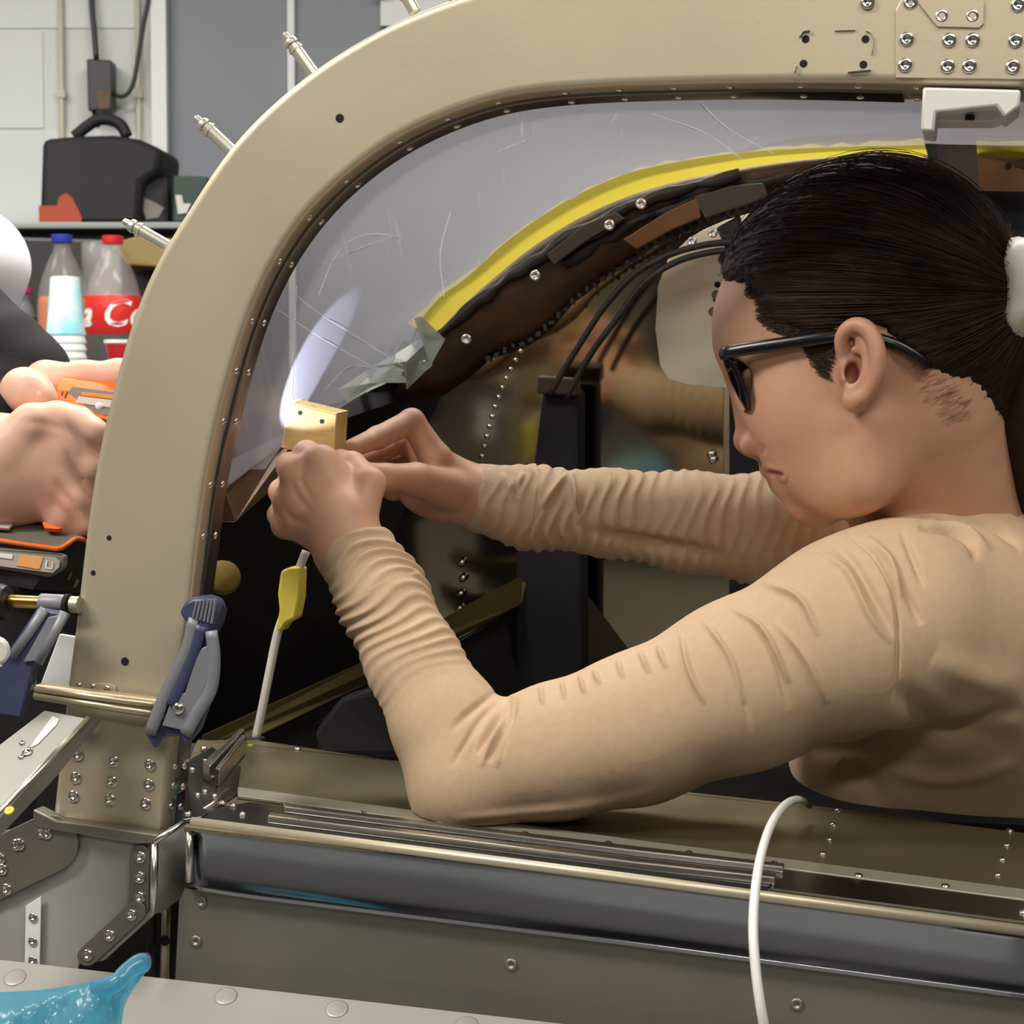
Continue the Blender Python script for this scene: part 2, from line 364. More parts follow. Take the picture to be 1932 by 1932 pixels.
def pdist(x, y, poly):                         # distance of points to a 2-d polyline, and the running fraction there
    best = np.full(len(x), 1e9); tt = np.zeros(len(x)); poly = np.asarray(poly, float); m = len(poly) - 1
    for i in range(m):
        a, b = poly[i], poly[i + 1]; ab = b - a; u = np.clip(((x - a[0]) * ab[0] + (y - a[1]) * ab[1]) / (ab @ ab + 1e-9), 0, 1)
        d = np.hypot(x - a[0] - u * ab[0], y - a[1] - u * ab[1]); q = d < best; best[q] = d[q]; tt[q] = (i + u[q]) / m
    return best, tt
def axis_param(V, pts):
    pts = np.asarray(pts, float); s0 = 0; best = np.full(len(V), 1e9); s = np.zeros(len(V)); vec = np.zeros_like(V)
    for i in range(len(pts) - 1):
        ab = pts[i + 1] - pts[i]; L = np.linalg.norm(ab); u = np.clip(((V - pts[i]) @ ab) / L ** 2, 0, 1); r = V - pts[i] - u[:, None] * ab; d = np.linalg.norm(r, axis=1)
        q = d < best; best[q] = d[q]; s[q] = s0 + u[q] * L; vec[q] = r[q]; s0 += L
    return best, s, vec
def subdiv(V, Q):                              # one linear split of a quad mesh
    e = np.vstack([Q[:, [0, 1]], Q[:, [1, 2]], Q[:, [2, 3]], Q[:, [3, 0]]]); es = np.sort(e, 1)
    key = es[:, 0].astype(np.int64) * len(V) + es[:, 1]; uk, inv = np.unique(key, return_inverse=True)
    ev = .5 * (V[uk // len(V)] + V[uk % len(V)]); fv = V[Q].mean(1); n = len(V); m = len(Q); E = n + inv.reshape(4, m).T; Fv = n + len(ev) + np.arange(m)
    Q2 = np.vstack([np.stack([Q[:, k], E[:, k], Fv, E[:, (k + 3) % 4]], 1) for k in range(4)])
    return np.vstack([V, ev, fv]), Q2
# ================================================================== the setting
def struct(name, VF, m, parent=None, **k):
    o = mk(name, VF, m, parent, **k)
    if parent is None: o['kind'] = 'structure'
    return o
WY = 4.0                                       # painted wall behind everything
struct('floor', aabox(-4, 4, -3.2, WY + .3, -.1, 0), M['floor'])
struct('ceiling', aabox(-4, 4, -3.2, WY + .3, 2.9, 3.0), M['ceil'])
struct('wall_left', aabox(-4.1, -4, -3.2, WY + .3, 0, 2.9), M['room'])
struct('wall_right', aabox(4, 4.1, -3.2, WY + .3, 0, 2.9), M['room'])
struct('wall_front', aabox(-4, 4, -3.3, -3.2, 0, 2.9), M['room'])
xw = lambda px, d=WY: (px - 966) / F * d       # x of a pixel column at about that depth
zw = lambda py, d=WY: P(966, py, d)[2]
xd0 = xw(325)
for k_, (x0_, x1_) in enumerate(((-3.4, -2.55), (-2.2, -1.35), (-1.0, .2))): struct('door_%d' % (k_ + 2), aabox(x0_, x1_, -3.2, -3.15, 0, 2.1), M['navy'])  # unseen dark panels on the front wall, added for the band to reflect
wb = struct('wall_back', aabox(-4, xd0 - .03, WY - .0005, WY + .15, 0, 2.9), M['joint'])
bw, bh = .405, .198
bm = meshdata('block', box((0, 0, 0), ((bw - .007) / 2, 0, 0), (0, .012, 0), (0, 0, (bh - .007) / 2))[0], box((0, 0, 0), (1, 0, 0), (0, 1, 0), (0, 0, 1))[1], M['wallp'])
zr = zw(65)                                    # one bed joint shows at this height
for r in range(-9, 6):
    for c in range(0, 5):
        x = xd0 - .045 - bw / 2 - c * bw - (bw / 2 if r % 2 else 0) + (.0)
        if x + bw / 2 > xd0 - .03: continue
        z = zr + r * bh + bh / 2
        if z < .1 or z > 2.8: continue
        o = bpy.data.objects.new('block', bm); link(o, (x, WY + .008, z), wb)
struct('trim_1', aabox(xd0 - .03, xd0, WY - .03, WY + .15, 0, 2.9), M['trim'])
dr = struct('door_1', aabox(xd0, 4, WY + .0, WY + .1, 0, 2.9), M['greyd'])
mk('panel_seam', aabox(xw(548), xw(561), WY - .012, WY + .01, .1, 2.9), M['trim'], dr, label='thin white vertical strip')
mk('door_frame', aabox(xw(722), xw(850), WY - .02, WY + .01, zw(60), zw(-120)), M['trim'], dr, label='white upper frame')
mk('hinge', aabox(xw(716), xw(731), WY - .04, WY - .02, zw(10), zw(-20)), M['gold'], dr, label='brass coloured hinge')
for px, nm in ((127, 'thin painted conduit left of the black junction box'), (270, 'thin painted conduit right of the black junction box')):
    o = mk('conduit', tube([(xw(px), WY - .012, 1.0), (xw(px), WY - .012, 2.8)], .0055, 10), M['conduit'], smooth=True)
    tag(o, nm + ', fixed to the white wall', 'pipe', 'conduits on the white wall')
    for z in (1.5, zw(185), 2.3): mk('clip', aabox(xw(px) - .008, xw(px) + .008, WY - .02, WY, z - .008, z + .008), M['conduit'], o)

# ceiling lamps (above the frame; each has its own light)
for i, (x, y, z, e, _) in enumerate(LAMPS):
    r = empty('ceiling_light', (x, y, 2.82), 'fluorescent ceiling panel lamp ' + _, 'lamp', 'ceiling panel lamps')
    mk('housing', aabox(x - .66, x + .66, y - .2, y + .2, 2.82, 2.9), M['trim'], r)
    mk('diffuser', aabox(x - .62, x + .62, y - .16, y + .16, 2.80, 2.82), M['lampw'], r)
    ld = bpy.data.lights.new('lamp_light', 'AREA'); ld.shape = 'RECTANGLE'; ld.size = 1.24; ld.size_y = .32; ld.energy = e; ld.color = (1, .945, .86)
    lo = bpy.data.objects.new('lamp_light', ld); link(lo, (x, y, 2.79), r)

# ------------------------------------------------------------------ counter, bag, bottles
DC = 3.72
ct = empty('counter', (xw(150, DC), DC, 0), 'dark counter with a grey top along the white wall', 'counter')
zc = zw(436, DC)
mk('counter_top', aabox(-1.5, xw(420, DC), DC - .16, WY - .02, zc - .012, zc), M['ctop'], ct, bevel=.003)
mk('counter_front', aabox(-1.5, xw(410, DC), DC - .12, WY - .02, 0, zc - .012), M['counter'], ct)
DT = 3.25
tb = empty('refreshment_table', (xw(100, DT), DT, 0), 'black topped table holding the drinks and paper cups', 'table')
zt = zw(722, DT)
mk('table_top', aabox(-1.35, xw(330, DT), DT - .28, DT + .25, zt - .03, zt), M['counter'], tb, bevel=.004)
for x in (-1.3, xw(310, DT)):
    for y in (DT - .24, DT + .2): mk('leg', aabox(x - .02, x + .02, y - .02, y + .02, 0, zt - .03), M['blackp'], tb)
# lunch bag
pxb = lambda px, py, d: P(px, py, d)
bg = empty('cool_bag', (xw(185, 3.66), 3.66, zc), 'black nylon cool bag with an orange print, standing on the counter', 'bag')
def PZ(x, y, d):
    p = P(x, y, d); p[2] = max(p[2], zc + .0006); return p
fr = [(78, 262), (140, 256), (215, 254), (262, 262), (304, 281), (300, 325), (268, 345), (262, 440), (120, 440), (72, 425), (74, 380)]
mk('bag_body', prism([PZ(x, y, 3.60) for x, y in fr], (0.01, .16, 0)), M['bag'], bg, bevel=.012, auto=50)
hp = [(140, 258), (165, 238), (185, 226), (207, 226), (228, 236), (240, 258)]
mk('handle', tube(spline([P(x, y, 3.66) for x, y in hp], 20), .011, 8), M['bag'], bg, smooth=True)
lg = [(73, 388), (108, 388), (112, 372), (124, 364), (136, 372), (148, 395), (155, 412), (148, 432), (122, 440), (88, 432), (74, 420)]
mk('print', prism([P(x, y, 3.597) for x, y in lg], (0, -.0015, 0)), M['logo'], bg, label='orange leaf shaped print')
mk('side_pocket', prism([PZ(x, y, 3.625) for x, y in ((262, 335), (318, 331), (320, 440), (262, 440))], (0.0, .1, 0)), M['bag'], bg, bevel=.01)
gb = empty('green_box', (xw(340, 3.62), 3.62, zc), 'dark green box with pale lettering patches beside the black bag', 'box')
mk('carton', prism([PZ(x, y, 3.56) for x, y in ((326, 331), (392, 333), (392, 440), (326, 440))], (0, .12, 0)), M['green'], gb, bevel=.004)
mk('print', prism([P(x, y, 3.6235) for x, y in ((270, 372), (292, 382), (310, 392), (300, 410), (276, 414), (268, 390))], (0, -.001, 0)), M['greyp'], bg, label='pale grey print')
mk('print', prism([P(x, y, 3.557) for x, y in ((331, 368), (343, 368), (346, 384), (360, 384), (352, 402), (336, 404))], (0, -.001, 0)), M['plate'], gb, label='pale grey print')
ob = mk('wooden_board', prism([P(x, y, 3.36) for x, y in ((205, 460), (262, 444), (345, 452), (330, 505), (240, 500))], (0, .03, -.005)), M['gold'], bevel=.003)
tag(ob, 'olive brown board leaning behind the cola bottle', 'board')
bk = mk('black_crate', prism([P(x, y, 3.42) for x, y in ((20, 446), (340, 455), (340, 724), (20, 724))], (0, .09, 0)), M['blackp'], bevel=.006)
tag(bk, 'low black crate standing behind the bottles on the table', 'crate')
# bottles
def bottle(name, px, ytop, ybot, wpx, d, cap_m, liq_m, ylev, label_txt, lab=None):
    k = d / F; x = (px - 966) * k; zt_, zb = zw(ytop, d), zw(ybot, d); R = wpx * k / 2; h = zt_ - zb
    r = empty(name, (x, d, zb), label_txt, 'bottle')
    sh = [(R * .9, 0), (R, .012), (R, h * .52), (R * .97, h * .58), (R * .86, h * .68), (R * .62, h * .80), (R * .36, h * .89), (.0135, h * .93), (.0135, h * .97)]
    mk('bottle_shell', lathe((x, d, zb), (0, 0, 1), sh, 28), M['pet'], r, smooth=True)
    hl = zw(ylev, d) - zb
    mk('drink', lathe((x, d, zb), (0, 0, 1), [(R * .86, .004), (R * .95, .014), (R * .95, min(hl, h * .53)), ] + ([(R * .9, hl)] if hl > h * .54 else []), 28), liq_m, r, smooth=True)
    mk('cap', lathe((x, d, zb), (0, 0, 1), [(.0165, h * .945), (.0172, h * .95), (.0172, h * .998), (.0155, h)], 24), cap_m, r, auto=40)
    if lab:
        z0, z1 = zw(lab[1], d) - zb, zw(lab[0], d) - zb
        mk('label_band', lathe((x, d, zb), (0, 0, 1), [(R * 1.002, z0), (R * 1.012, z0 + .001), (R * 1.012, z1 - .001), (R * 1.002, z1)], 40), lab[2], r, auto=40)
    return r, x, zb, R
bottle('drink_bottle', 122, 445, 722, 96, 3.30, M['blue'], M['orangej'], 562, 'large clear bottle of orange drink with a blue cap, behind the cup stack')
cb, cx, czb, cR = bottle('drink_bottle', 217, 447, 722, 106, 3.28, M['redc'], M['cola'], 566, 'large cola bottle with a red cap and red label, next to the arch', (560, 632, M['red']))
bottle('drink_bottle', 45, 545, 722, 66, 3.32, M['pink'], M['grape'], 600, 'dark drink bottle with a magenta cap, at the left edge of the table')
def textmesh(txt, size, shear=0.):
    cu = bpy.data.curves.new('t', 'FONT'); cu.body = txt; cu.size = size; cu.shear = shear; cu.resolution_u = 3; cu.offset = size * .012
    o = bpy.data.objects.new('t', cu); COL.objects.link(o); dg = bpy.context.evaluated_depsgraph_get(); dg.update()
    me = bpy.data.meshes.new_from_object(o.evaluated_get(dg)); V = np.array([v.co[:] for v in me.vertices]); Fc = [tuple(p.vertices) for p in me.polygons]
    bpy.data.objects.remove(o); bpy.data.curves.remove(cu); bpy.data.meshes.remove(me); return V, Fc
V, Fc = textmesh('a Coca-Cola', .062, .3)
ang = (V[:, 0] - .022) / cR - math.radians(42) ; zz = zw(617, 3.28) + V[:, 1]; RR = cR * 1.03
mk('lettering', (np.stack([cx + RR * np.sin(ang), 3.28 - RR * np.cos(ang), zz], 1), Fc), M['white'], cb, label='white script lettering on red')
cf = mk('clear_beaker', lathe((xw(196, 3.36), 3.36, zt), (0, 0, 1), [(.03, 0), (.036, .005), (.034, .235), (.031, .238), (.03, .02)], 24), M['pet'], smooth=True)
tag(cf, 'tall clear plastic beaker behind the cola bottle', 'beaker')
# cup stack: upside-down cups, top one narrowest
DCU = 3.12; kx = DCU / F; cxx = (127 - 966) * kx; n = 7; zb = zw(724, DCU); ztp = zw(524, DCU)
H = .092; step = (ztp - zb - H) / (n - 1)
for i in range(n):
    z0 = zb + i * step; rb, rt = 76 * kx / 2 * (1 - .011 * i), 60 * kx / 2 * (1 - .014 * i)
    o = mk('paper_cup', lathe((cxx, DCU, z0), (0, 0, 1), [(rb * .97, .0), (rb * 1.05, .001), (rb * 1.06, .004), (rb, .008), (rt, H - .003), (rt * .96, H), (rt * .9, H - .002)], 32), M['teal'] if i > 5 else M['cup'], smooth=False, auto=30)
    nm = ['undermost', 'second from below', 'third from below', 'middle', 'third from the top', 'second from the top', 'topmost'][i]
    tag(o, ('upturned paper cup with a teal pattern, ' if i > 5 else 'plain white upturned paper cup, ') + nm + ' of the stack', 'cup', 'stacked paper cups')
rc = empty('red_cup', (xw(226, 3.05), 3.05, zw(692, 3.05)), 'red plastic cup with a white rim in front of the cola bottle', 'cup')
zb = zw(692, 3.05); kk = 3.05 / F
mk('cup_body', lathe((xw(226, 3.05), 3.05, zb), (0, 0, 1), [(.013, 0), (.0135, .001), (.021, .036), (.020, .037)], 28), M['redc'], rc, auto=40)
mk('rim', lathe((xw(226, 3.05), 3.05, zb), (0, 0, 1), [(.0205, .034), (.0222, .036), (.0222, .041), (.0195, .041)], 28), M['white_pl'], rc, auto=40)
# plinth so that the small red cup stands on something
o = mk('snack_box', aabox(xw(150, 3.05), xw(300, 3.05), 3.02, 3.09, zt, zb - .0003), M['blackp'], bevel=.003); tag(o, 'small black box under the red cup', 'box')
# junction box with its leads
jb = empty('junction_box', (xw(188), WY - .05, zw(210)), 'black junction box hanging by its lead on the white wall', 'box')
mk('housing', prism([P(x, y, 3.90) for x, y in ((163, 111), (210, 113), (211, 206), (166, 209))], (0, .05, 0)), M['blackp'], jb, bevel=.003)
mk('cover', prism([P(x, y, 3.898) for x, y in ((184, 170), (208, 178), (208, 205), (186, 206))], (0, -.006, 0)), M['brown'], jb, label='reddish brown corner')
mk('lead', tube(spline([P(x, y, 3.93) for x, y in ((170, -120), (173, 0), (178, 60), (182, 112))], 24), .0058, 8), M['blackp'], jb, smooth=True)
mk('lead', tube(spline([P(x, y, 3.92) for x, y in ((210, 168), (222, 181), (238, 179), (252, 155), (262, 100), (270, 50), (280, 0), (292, -100))], 40), .0045, 8), M['blackp'], jb, smooth=True)
mk('lead', tube(spline([P(x, y, 3.92) for x, y in ((178, 208), (179, 228), (186, 240))], 10), .0045, 8), M['blackp'], jb, smooth=True)

# ================================================================== the aircraft shell
YAW = math.radians(14)
B = A3(math.sin(YAW), math.cos(YAW), 0); U = nz(A3(math.cos(YAW), -math.sin(YAW), -.06)); VV = nz(np.cross(U, B))
A0 = P(300, 1100, 1.28)
pl = lambda o=0.: (A0 + B * o, B)
def hp_(pts, o=0.): return np.array([hit(x, y, pl(o)) for x, y in pts])
ship = empty('aircraft_shell', (A0[0], A0[1] + .2, 0), 'unfinished riveted aluminium aircraft cabin with an open side', 'aircraft')
def dome(r=.0024, h=.0014, n=10):
    pr = [(r, -.0004), (r, h * .25), (r * .82, h * .75), (r * .45, h), (0, h * 1.05)]
    return lathe((0, 0, 0), (0, 0, 1), pr, n)
RV = meshdata('rivet', *dome(), M['rivet'], smooth=True)
RVB = meshdata('rivet_ring', *lathe((0, 0, 0), (0, 0, 1), [(.0040, -.0003), (.0040, .0009), (.0031, .0014), (.0016, .0012), (.0014, .0002), (0, .0001)], 14), M['rivet'], smooth=True)
HO = meshdata('hole', *lathe((0, 0, 0), (0, 0, 1), [(.0022, -.0004), (.0022, .00025), (0, .00025)], 12), M['hole'])
def rivet(p, nrm, par, big=False, sc=1.): return inst('rivet', RVB if big else RV, p, nrm, par, sc)
def hole(p, nrm, par, sc=1.): return inst('hole', HO, p, nrm, par, sc)

outer = [(100, 1556), (111, 1458), (120, 1380), (129, 1293), (145, 1172), (160, 1042), (173, 939), (191, 835), (216, 730), (248, 613), (292, 500), (356, 400), (427, 287), (500, 210), (590, 135), (700, 65), (800, 20), (900, -15), (1040, -50), (1200, -75), (1400, -90), (1650, -95), (1960, -95), (2100, -95)]
inner = [(304, 1571), (315, 1470), (324, 1386), (349, 1210), (356, 1159), (370, 1030), (388, 900), (409, 796), (440, 680), (470, 592), (512, 500), (572, 410), (650, 332), (745, 262), (850, 213), (960, 180), (1100, 165), (1300, 158), (1500, 155), (1740, 157), (1960, 160), (2100, 162)]
flng = [(346, 1552), (350, 1470), (358, 1386), (388, 1210), (396, 1117), (406, 1055), (419, 939), (440, 835), (479, 680), (508, 592), (556, 494), (618, 408), (695, 335), (785, 275), (880, 232), (975, 205), (1105, 190), (1300, 183), (1500, 182), (1740, 188), (1960, 192), (2100, 194)]
NA = 110
# match stations by the inner edge so that the ribs run square to it
FWD = .042
iw = resamp(spline(hp_(inner), 300), NA); ow_ = spline(hp_(outer), 600); fw_ = spline(hp_(flng, FWD), 600)
lo_ = np.linspace(0, 1, NA)
def match(src, base, lead):
    out = []; j0 = 0
    t = np.gradient(base, axis=0)
    for i in range(len(base)):
        d = np.abs((src - base[i]) @ nz(t[i])) + .05 * np.linalg.norm(src - base[i], axis=1)
        j = j0 + int(np.argmin(d[j0:j0 + 60])); j0 = j; out.append(src[j])
    return resamp(np.array(out) if False else np.array(out), len(base)) if False else np.array(out)
ow = match(ow_, iw, 0); fw = match(fw_, iw, 0)
ow[0] = ow_[0]; ow[-1] = ow_[-1]; fw[0] = fw_[0]; fw[-1] = fw_[-1]
def sm(a, k=3):
    for _ in range(k): a[1:-1] = .25 * a[:-2] + .5 * a[1:-1] + .25 * a[2:]
    return a
ow = sm(ow, 6); fw = sm(fw, 3)
G = []
for i in range(NA):
    o_, n_, f_ = ow[i], iw[i], fw[i]; out = nz(o_ - n_); fl = f_ - n_
    G.append([o_ + B * .055 + out * .0015, o_ + B * .006 + out * .0015, o_ + B * .004 + out * .0013, o_ + B * .0012 + out * .0003, o_ - out * .0020, o_ - out * .0045, o_ * .5 + n_ * .5, n_ + out * .0055, n_ + out * .0032, n_ + out * .0009 + fl * .03, n_ + fl * .09, n_ + fl * .16, f_])
arch = mk('door_arch', grid(np.array(G), flip=True), M['arch'], ship, auto=50, solid=.0014)
G = []
for i in range(NA):
    n_, f_ = iw[i], fw[i]; fl = f_ - n_; inn = nz(n_ - ow[i])
    G.append([n_ + fl * .46 + inn * .0001, n_ + fl * .47 + inn * .0016, n_ + fl * .52 + inn * .0022, n_ + fl * .98 + inn * .0022, n_ + fl + inn * .0002])
strip = mk('retainer_strip', grid(np.array(G)[:-14], flip=True), M['rail'], ship, auto=30, label='thin riveted retaining strip along the inner edge')
s = np.r_[0, np.cumsum(np.linalg.norm(np.diff(iw, axis=0), axis=1))]
for q in np.arange(.19, s[-1] - .06, .0365):
    i = int(np.searchsorted(s, q)); n_, f_ = iw[i], fw[i]; fl = f_ - n_; inn = nz(n_ - ow[i])
    if proj(n_)[0] > 1730: continue
    rivet(n_ + fl * .28, inn, arch); rivet(n_ + fl * .72 + inn * .0022, inn, strip)
for x, y in ((641, 223), (206, 1015), (176, 1081), (236, 1248)): hole(hit(x, y, pl(0)), -B, arch, 1.25 if x in (641, 236) else .8)
for x, y in ((147, 1424), (215, 1436), (283, 1443), (143, 1467), (211, 1474), (281, 1480), (139, 1502), (208, 1509), (275, 1516)): rivet(hit(x, y, pl(0)), -B, arch, True)
for x, y in ((330, 1446), (348, 1445), (327, 1482), (345, 1484), (323, 1521), (341, 1522)):
    rivet(hit(x, y, (A0 + B * .012 + U * 0, B)), nz(U - .3 * B), arch)
cl = mk('doubler_tab', prism(hp_([(136, 1298), (139, 1287), (146, 1284), (210, 1290), (219, 1295), (221, 1310), (136, 1303)], -.0004), -B * .001), M['arch'], ship, bevel=.0003)
for x, y in ((148, 1293), (175, 1295), (202, 1299)): rivet(hit(x, y, pl(-.0014)), -B, cl)
# upper right plate with its fasteners
tp = mk('gusset_plate', prism(hp_([(1690, 20), (1720, -40), (2080, -40), (2080, 152), (1880, 150), (1690, 148)], -.0004), -B * .0011), M['arch'], ship, bevel=.0005, label='riveted gusset plate')
for x, y in ((1637, 4), (1718, 5)): rivet(hit(x, y, pl(-.001)), -B, tp, True, 1.05)
for x, y in ((1711, 74), (1791, 76), (1835, 76), (1916, 77), (1708, 123), (1788, 125), (1829, 125), (1911, 126), (1777, 31), (1835, 31), (1921, 9)): rivet(hit(x, y, pl(-.0015)), -B, tp, True, 1.05)
for x, y in ((1520, 74), (1633, 74), (1516, 120), (1629, 122)): hole(hit(x, y, pl(0)), -B, arch, 1.05)
pp = mk('small_tab', prism(hp_([(1733, 8), (1750, 30), (1768, 52), (1848, 54), (1857, 46), (1858, 8), (1850, -14), (1733, -14)], -.0016), -B * .0012), M['arch'], ship, bevel=.0006)
for pts in (((1575, 58), (1614, 57)), ((1634, 58), (1645, 64), (1648, 80), (1645, 103)), ((1509, 70), (1516, 60), (1528, 58)), ((1500, 136), (1503, 124)), ((1600, 136), (1643, 132)), ((1855, 16), (1856, 48), (1843, 55))):
    mk('scribe_mark', tube(spline([hit(x, y, pl(-.0004)) for x, y in pts], 8), .0011 if pts[0][0] not in (1509, 1500, 1600) else .0022, 6, squash=.25), M['plate'], arch, smooth=True)
# white plastic block under the plate
hb = empty('hinge_block', tuple(hit(1830, 245, pl(.02))), 'white plastic block fixed under the top plate', 'block'); COL.objects.unlink(hb); bpy.data.objects.remove(hb)
wb_ = mk('plastic_block', prism(hp_([(1741, 164), (1926, 169), (1924, 200), (1896, 222), (1880, 200), (1766, 212), (1762, 249), (1737, 246)], -.004), B * .045 + VV * .0), M['white_pl'], ship, bevel=.0016, auto=40, label='white plastic hinge block')
for x, y in ((1786, 211), (1830, 222), (1906, 201)): mk('slot', lathe(hit(x, y, pl(.012)), VV, [(.0028, -.0015), (.0028, .0015)], 10), M['hole'], wb_)
mk('plastic_block_base', prism(hp_([(1752, 208), (1885, 198), (1900, 220), (1872, 229), (1764, 229)], .012), B * .03), M['white_pl'], ship, bevel=.0012, label='lower face of the white hinge block')

# ------------------------------------------------------------------ windscreen, tape, far side
FAR = .50; TILT = .14
BF = nz(B + VV * -0.0); BT = nz(B + VV * TILT)      # far skin leans
plF = lambda o: (A0 + B * o, B)
tape_lo = [(822, 632), (860, 590), (905, 548), (1000, 470), (1100, 408), (1200, 365), (1300, 337), (1400, 317), (1500, 303), (1600, 296), (1750, 296), (1960, 300)]
tape_hi = [(778, 612), (832, 548), (885, 515), (975, 440), (1080, 372), (1190, 322), (1300, 299), (1400, 284), (1500, 277), (1600, 272), (1750, 266), (1960, 262)]
tl = np.array([hit(x, y, plF(FAR)) for x, y in tape_lo]); th = np.array([hit(x, y, plF(FAR - .012)) for x, y in tape_hi])
n1 = 48; tls, ths = spline(tl, n1), spline(th, n1)
near_px = [(428, 920), (440, 842), (479, 685), (508, 596), (556, 498), (618, 412), (695, 339), (785, 279), (880, 236), (975, 209), (1105, 193), (1300, 186), (1500, 185), (1740, 189), (1960, 194)]
ns = spline(hp_(near_px, FWD + .001), n1)
nv = 18; G = np.zeros((n1, nv, 3)); rj = np.random.default_rng(3)
for i in range(n1):
    for j in range(nv):
        t = j / (nv - 1); p = ns[i] * (1 - t) + (ths[i] * .8 + tls[i] * .2) * t
        G[i, j] = p + (B * .085 + nz(VV - U) * .016 * (1 - i / n1)) * math.sin(math.pi * t) ** .8
# ragged lower border
for j in range(2, nv): G[0, j] += VV * (rj.uniform(-.012, .004)) + U * rj.uniform(-.004, .004)
mk('windscreen', grid(G), M['screen'], ship, smooth=True, label='hazy scratched clear windscreen')
G2 = np.stack([ths + nz(CAM - ths.mean(0)) * .004, (ths + tls) / 2 + nz(CAM - ths.mean(0)) * .006, tls + nz(CAM - ths.mean(0)) * .004], 1)
G2[:, 0] += VV * (rj.uniform(-.0025, .0025, (n1, 1))); G2[0] += U * rj.uniform(-.006, .006, (3, 1))
tape = mk('masking_tape', grid(G2), M['tapem'], ship, smooth=True, label='strip of yellow masking tape along the far edge')
for k, pts in enumerate((((700, 690), (735, 672), (790, 640), (822, 632), (815, 690), (800, 700), (772, 735), (760, 700)), ((640, 735), (690, 700), (742, 690), (770, 722), (738, 718), (700, 735), (660, 760)), ((782, 600), (800, 598), (840, 640), (812, 690)))):
    q = np.array([hit(x, y, plF(FAR - .03 - .01 * k)) + B * rj.uniform(-.008, .008) for x, y in pts])
    c = q.mean(0) - B * .012; V = np.vstack([c, q]); Fc = [(0, i + 1, (i + 1) % len(q) + 1) for i in range(len(q))]
    mk('torn_film', (V, Fc), M['film'], ship, solid=.0004, label='torn flap of clear protective film')
# curled scratches / lifted film hairs on the windscreen
for pts in (((545, 545), (600, 590), (680, 640), (760, 690)), ((525, 585), (610, 640), (700, 690)), ((560, 540), (555, 620), (548, 760)), ((600, 560), (640, 470), (700, 440), (760, 450)), ((930, 290), (990, 266)), ((1230, 215), (1330, 250), (1400, 300)), ((610, 740), (660, 690), (730, 700)), ((1320, 190), (1370, 240), (1460, 290)), ((850, 400), (830, 480), (838, 560)), ((600, 500), (680, 468), (760, 440))):
    q = []
    for x, y in spline([(a, b, 0) for a, b in pts], 14)[:, :2]:
        r = ray(x, y); best = None
        Gp = G.reshape(-1, 3); X, Y, D_ = proj(Gp); i = np.argsort((X - x) ** 2 + (Y - y) ** 2)[:4]; q.append(P(x, y, D_[i].mean() - .004))
    q = np.array(q); q = sm(q, 2)
    mk('scratch', tube(q, .0005, 5, squash=.4), M['scr'], ship, smooth=True)

# far arch: dark former below the tape
band_lo = [(735, 760), (790, 745), (850, 735), (905, 690), (960, 660), (1010, 640), (1040, 612), (1100, 555), (1180, 500), (1260, 450), (1330, 420), (1400, 395), (1480, 370), (1560, 360), (1700, 352), (1960, 350)]
bl = spline(np.array([hit(x, y, plF(FAR + .03)) for x, y in band_lo]), n1)
bu = spline(np.array([hit(x, y, plF(FAR + .006)) for x, y in [(800, 640)] + tape_lo[1:]]), n1)
G = np.zeros((n1, 7, 3))
for j in range(7):
    t = j / 6; G[:, j] = bu * (1 - t) + bl * t - B * .012 * math.sin(math.pi * t)
    if j == 6: G[:, j] += VV * rj.uniform(-.003, .003, (n1, 1))
mk('far_former', grid(G), M['brown'], ship, smooth=True, solid=.003, label='dark brown former of the far side')
for a, b, dz, mm in ((0, .62, .025, 'blackr'), (.30, .93, .06, 'blackr')):
    i0, i1 = int(a * n1), int(b * n1) - 1; t = dz * 8
    path = np.array([bu[i] * (1 - t) + bl[i] * t - B * .014 + VV * rj.uniform(-.002, .002) for i in range(i0, i1)])
    rad = .002 + .0035 * rj.random(len(path)); mk('sealant_bead', tube(path, rad, 7, squash=1.3), M[mm], ship, smooth=True, label='rough black sealant along the former')
path = np.array([bl[i] * .96 + bu[i] * .04 - B * .006 for i in range(8, n1 - 10)])
pr = spline(path, 46)
for i, p in enumerate(pr): mk('edge_nub', box(p + VV * (-.003 + rj.uniform(-.001, .001)), nz(U + VV * rj.uniform(-.5, .5)) * rj.uniform(.0014, .0026), B * .003, nz(VV + U * rj.uniform(-.4, .4)) * rj.uniform(.0014, .0030)), M['blackr'], ship)
# bracket patches on the former (copper coloured and umber areas)
for pts, mm in ((((1175, 452), (1260, 398), (1318, 372), (1322, 410), (1268, 432), (1200, 470)), 'bronze'), (((1310, 372), (1380, 350), (1440, 345), (1450, 372), (1390, 392), (1330, 412)), 'umber'), (((1030, 480), (1100, 425), (1160, 400), (1180, 412), (1110, 452), (1045, 500)), 'umber')):
    mk('patch_plate', prism([hit(x, y, plF(FAR - .010)) for x, y in pts], B * .004), M[mm], ship, bevel=.001)
for p in [(1150, 425), (1210, 385), (880, 640), (800, 690), (1010, 520)]:
    rivet(hit(p[0], p[1], plF(FAR - .012)), -B, ship, True, 1.2)
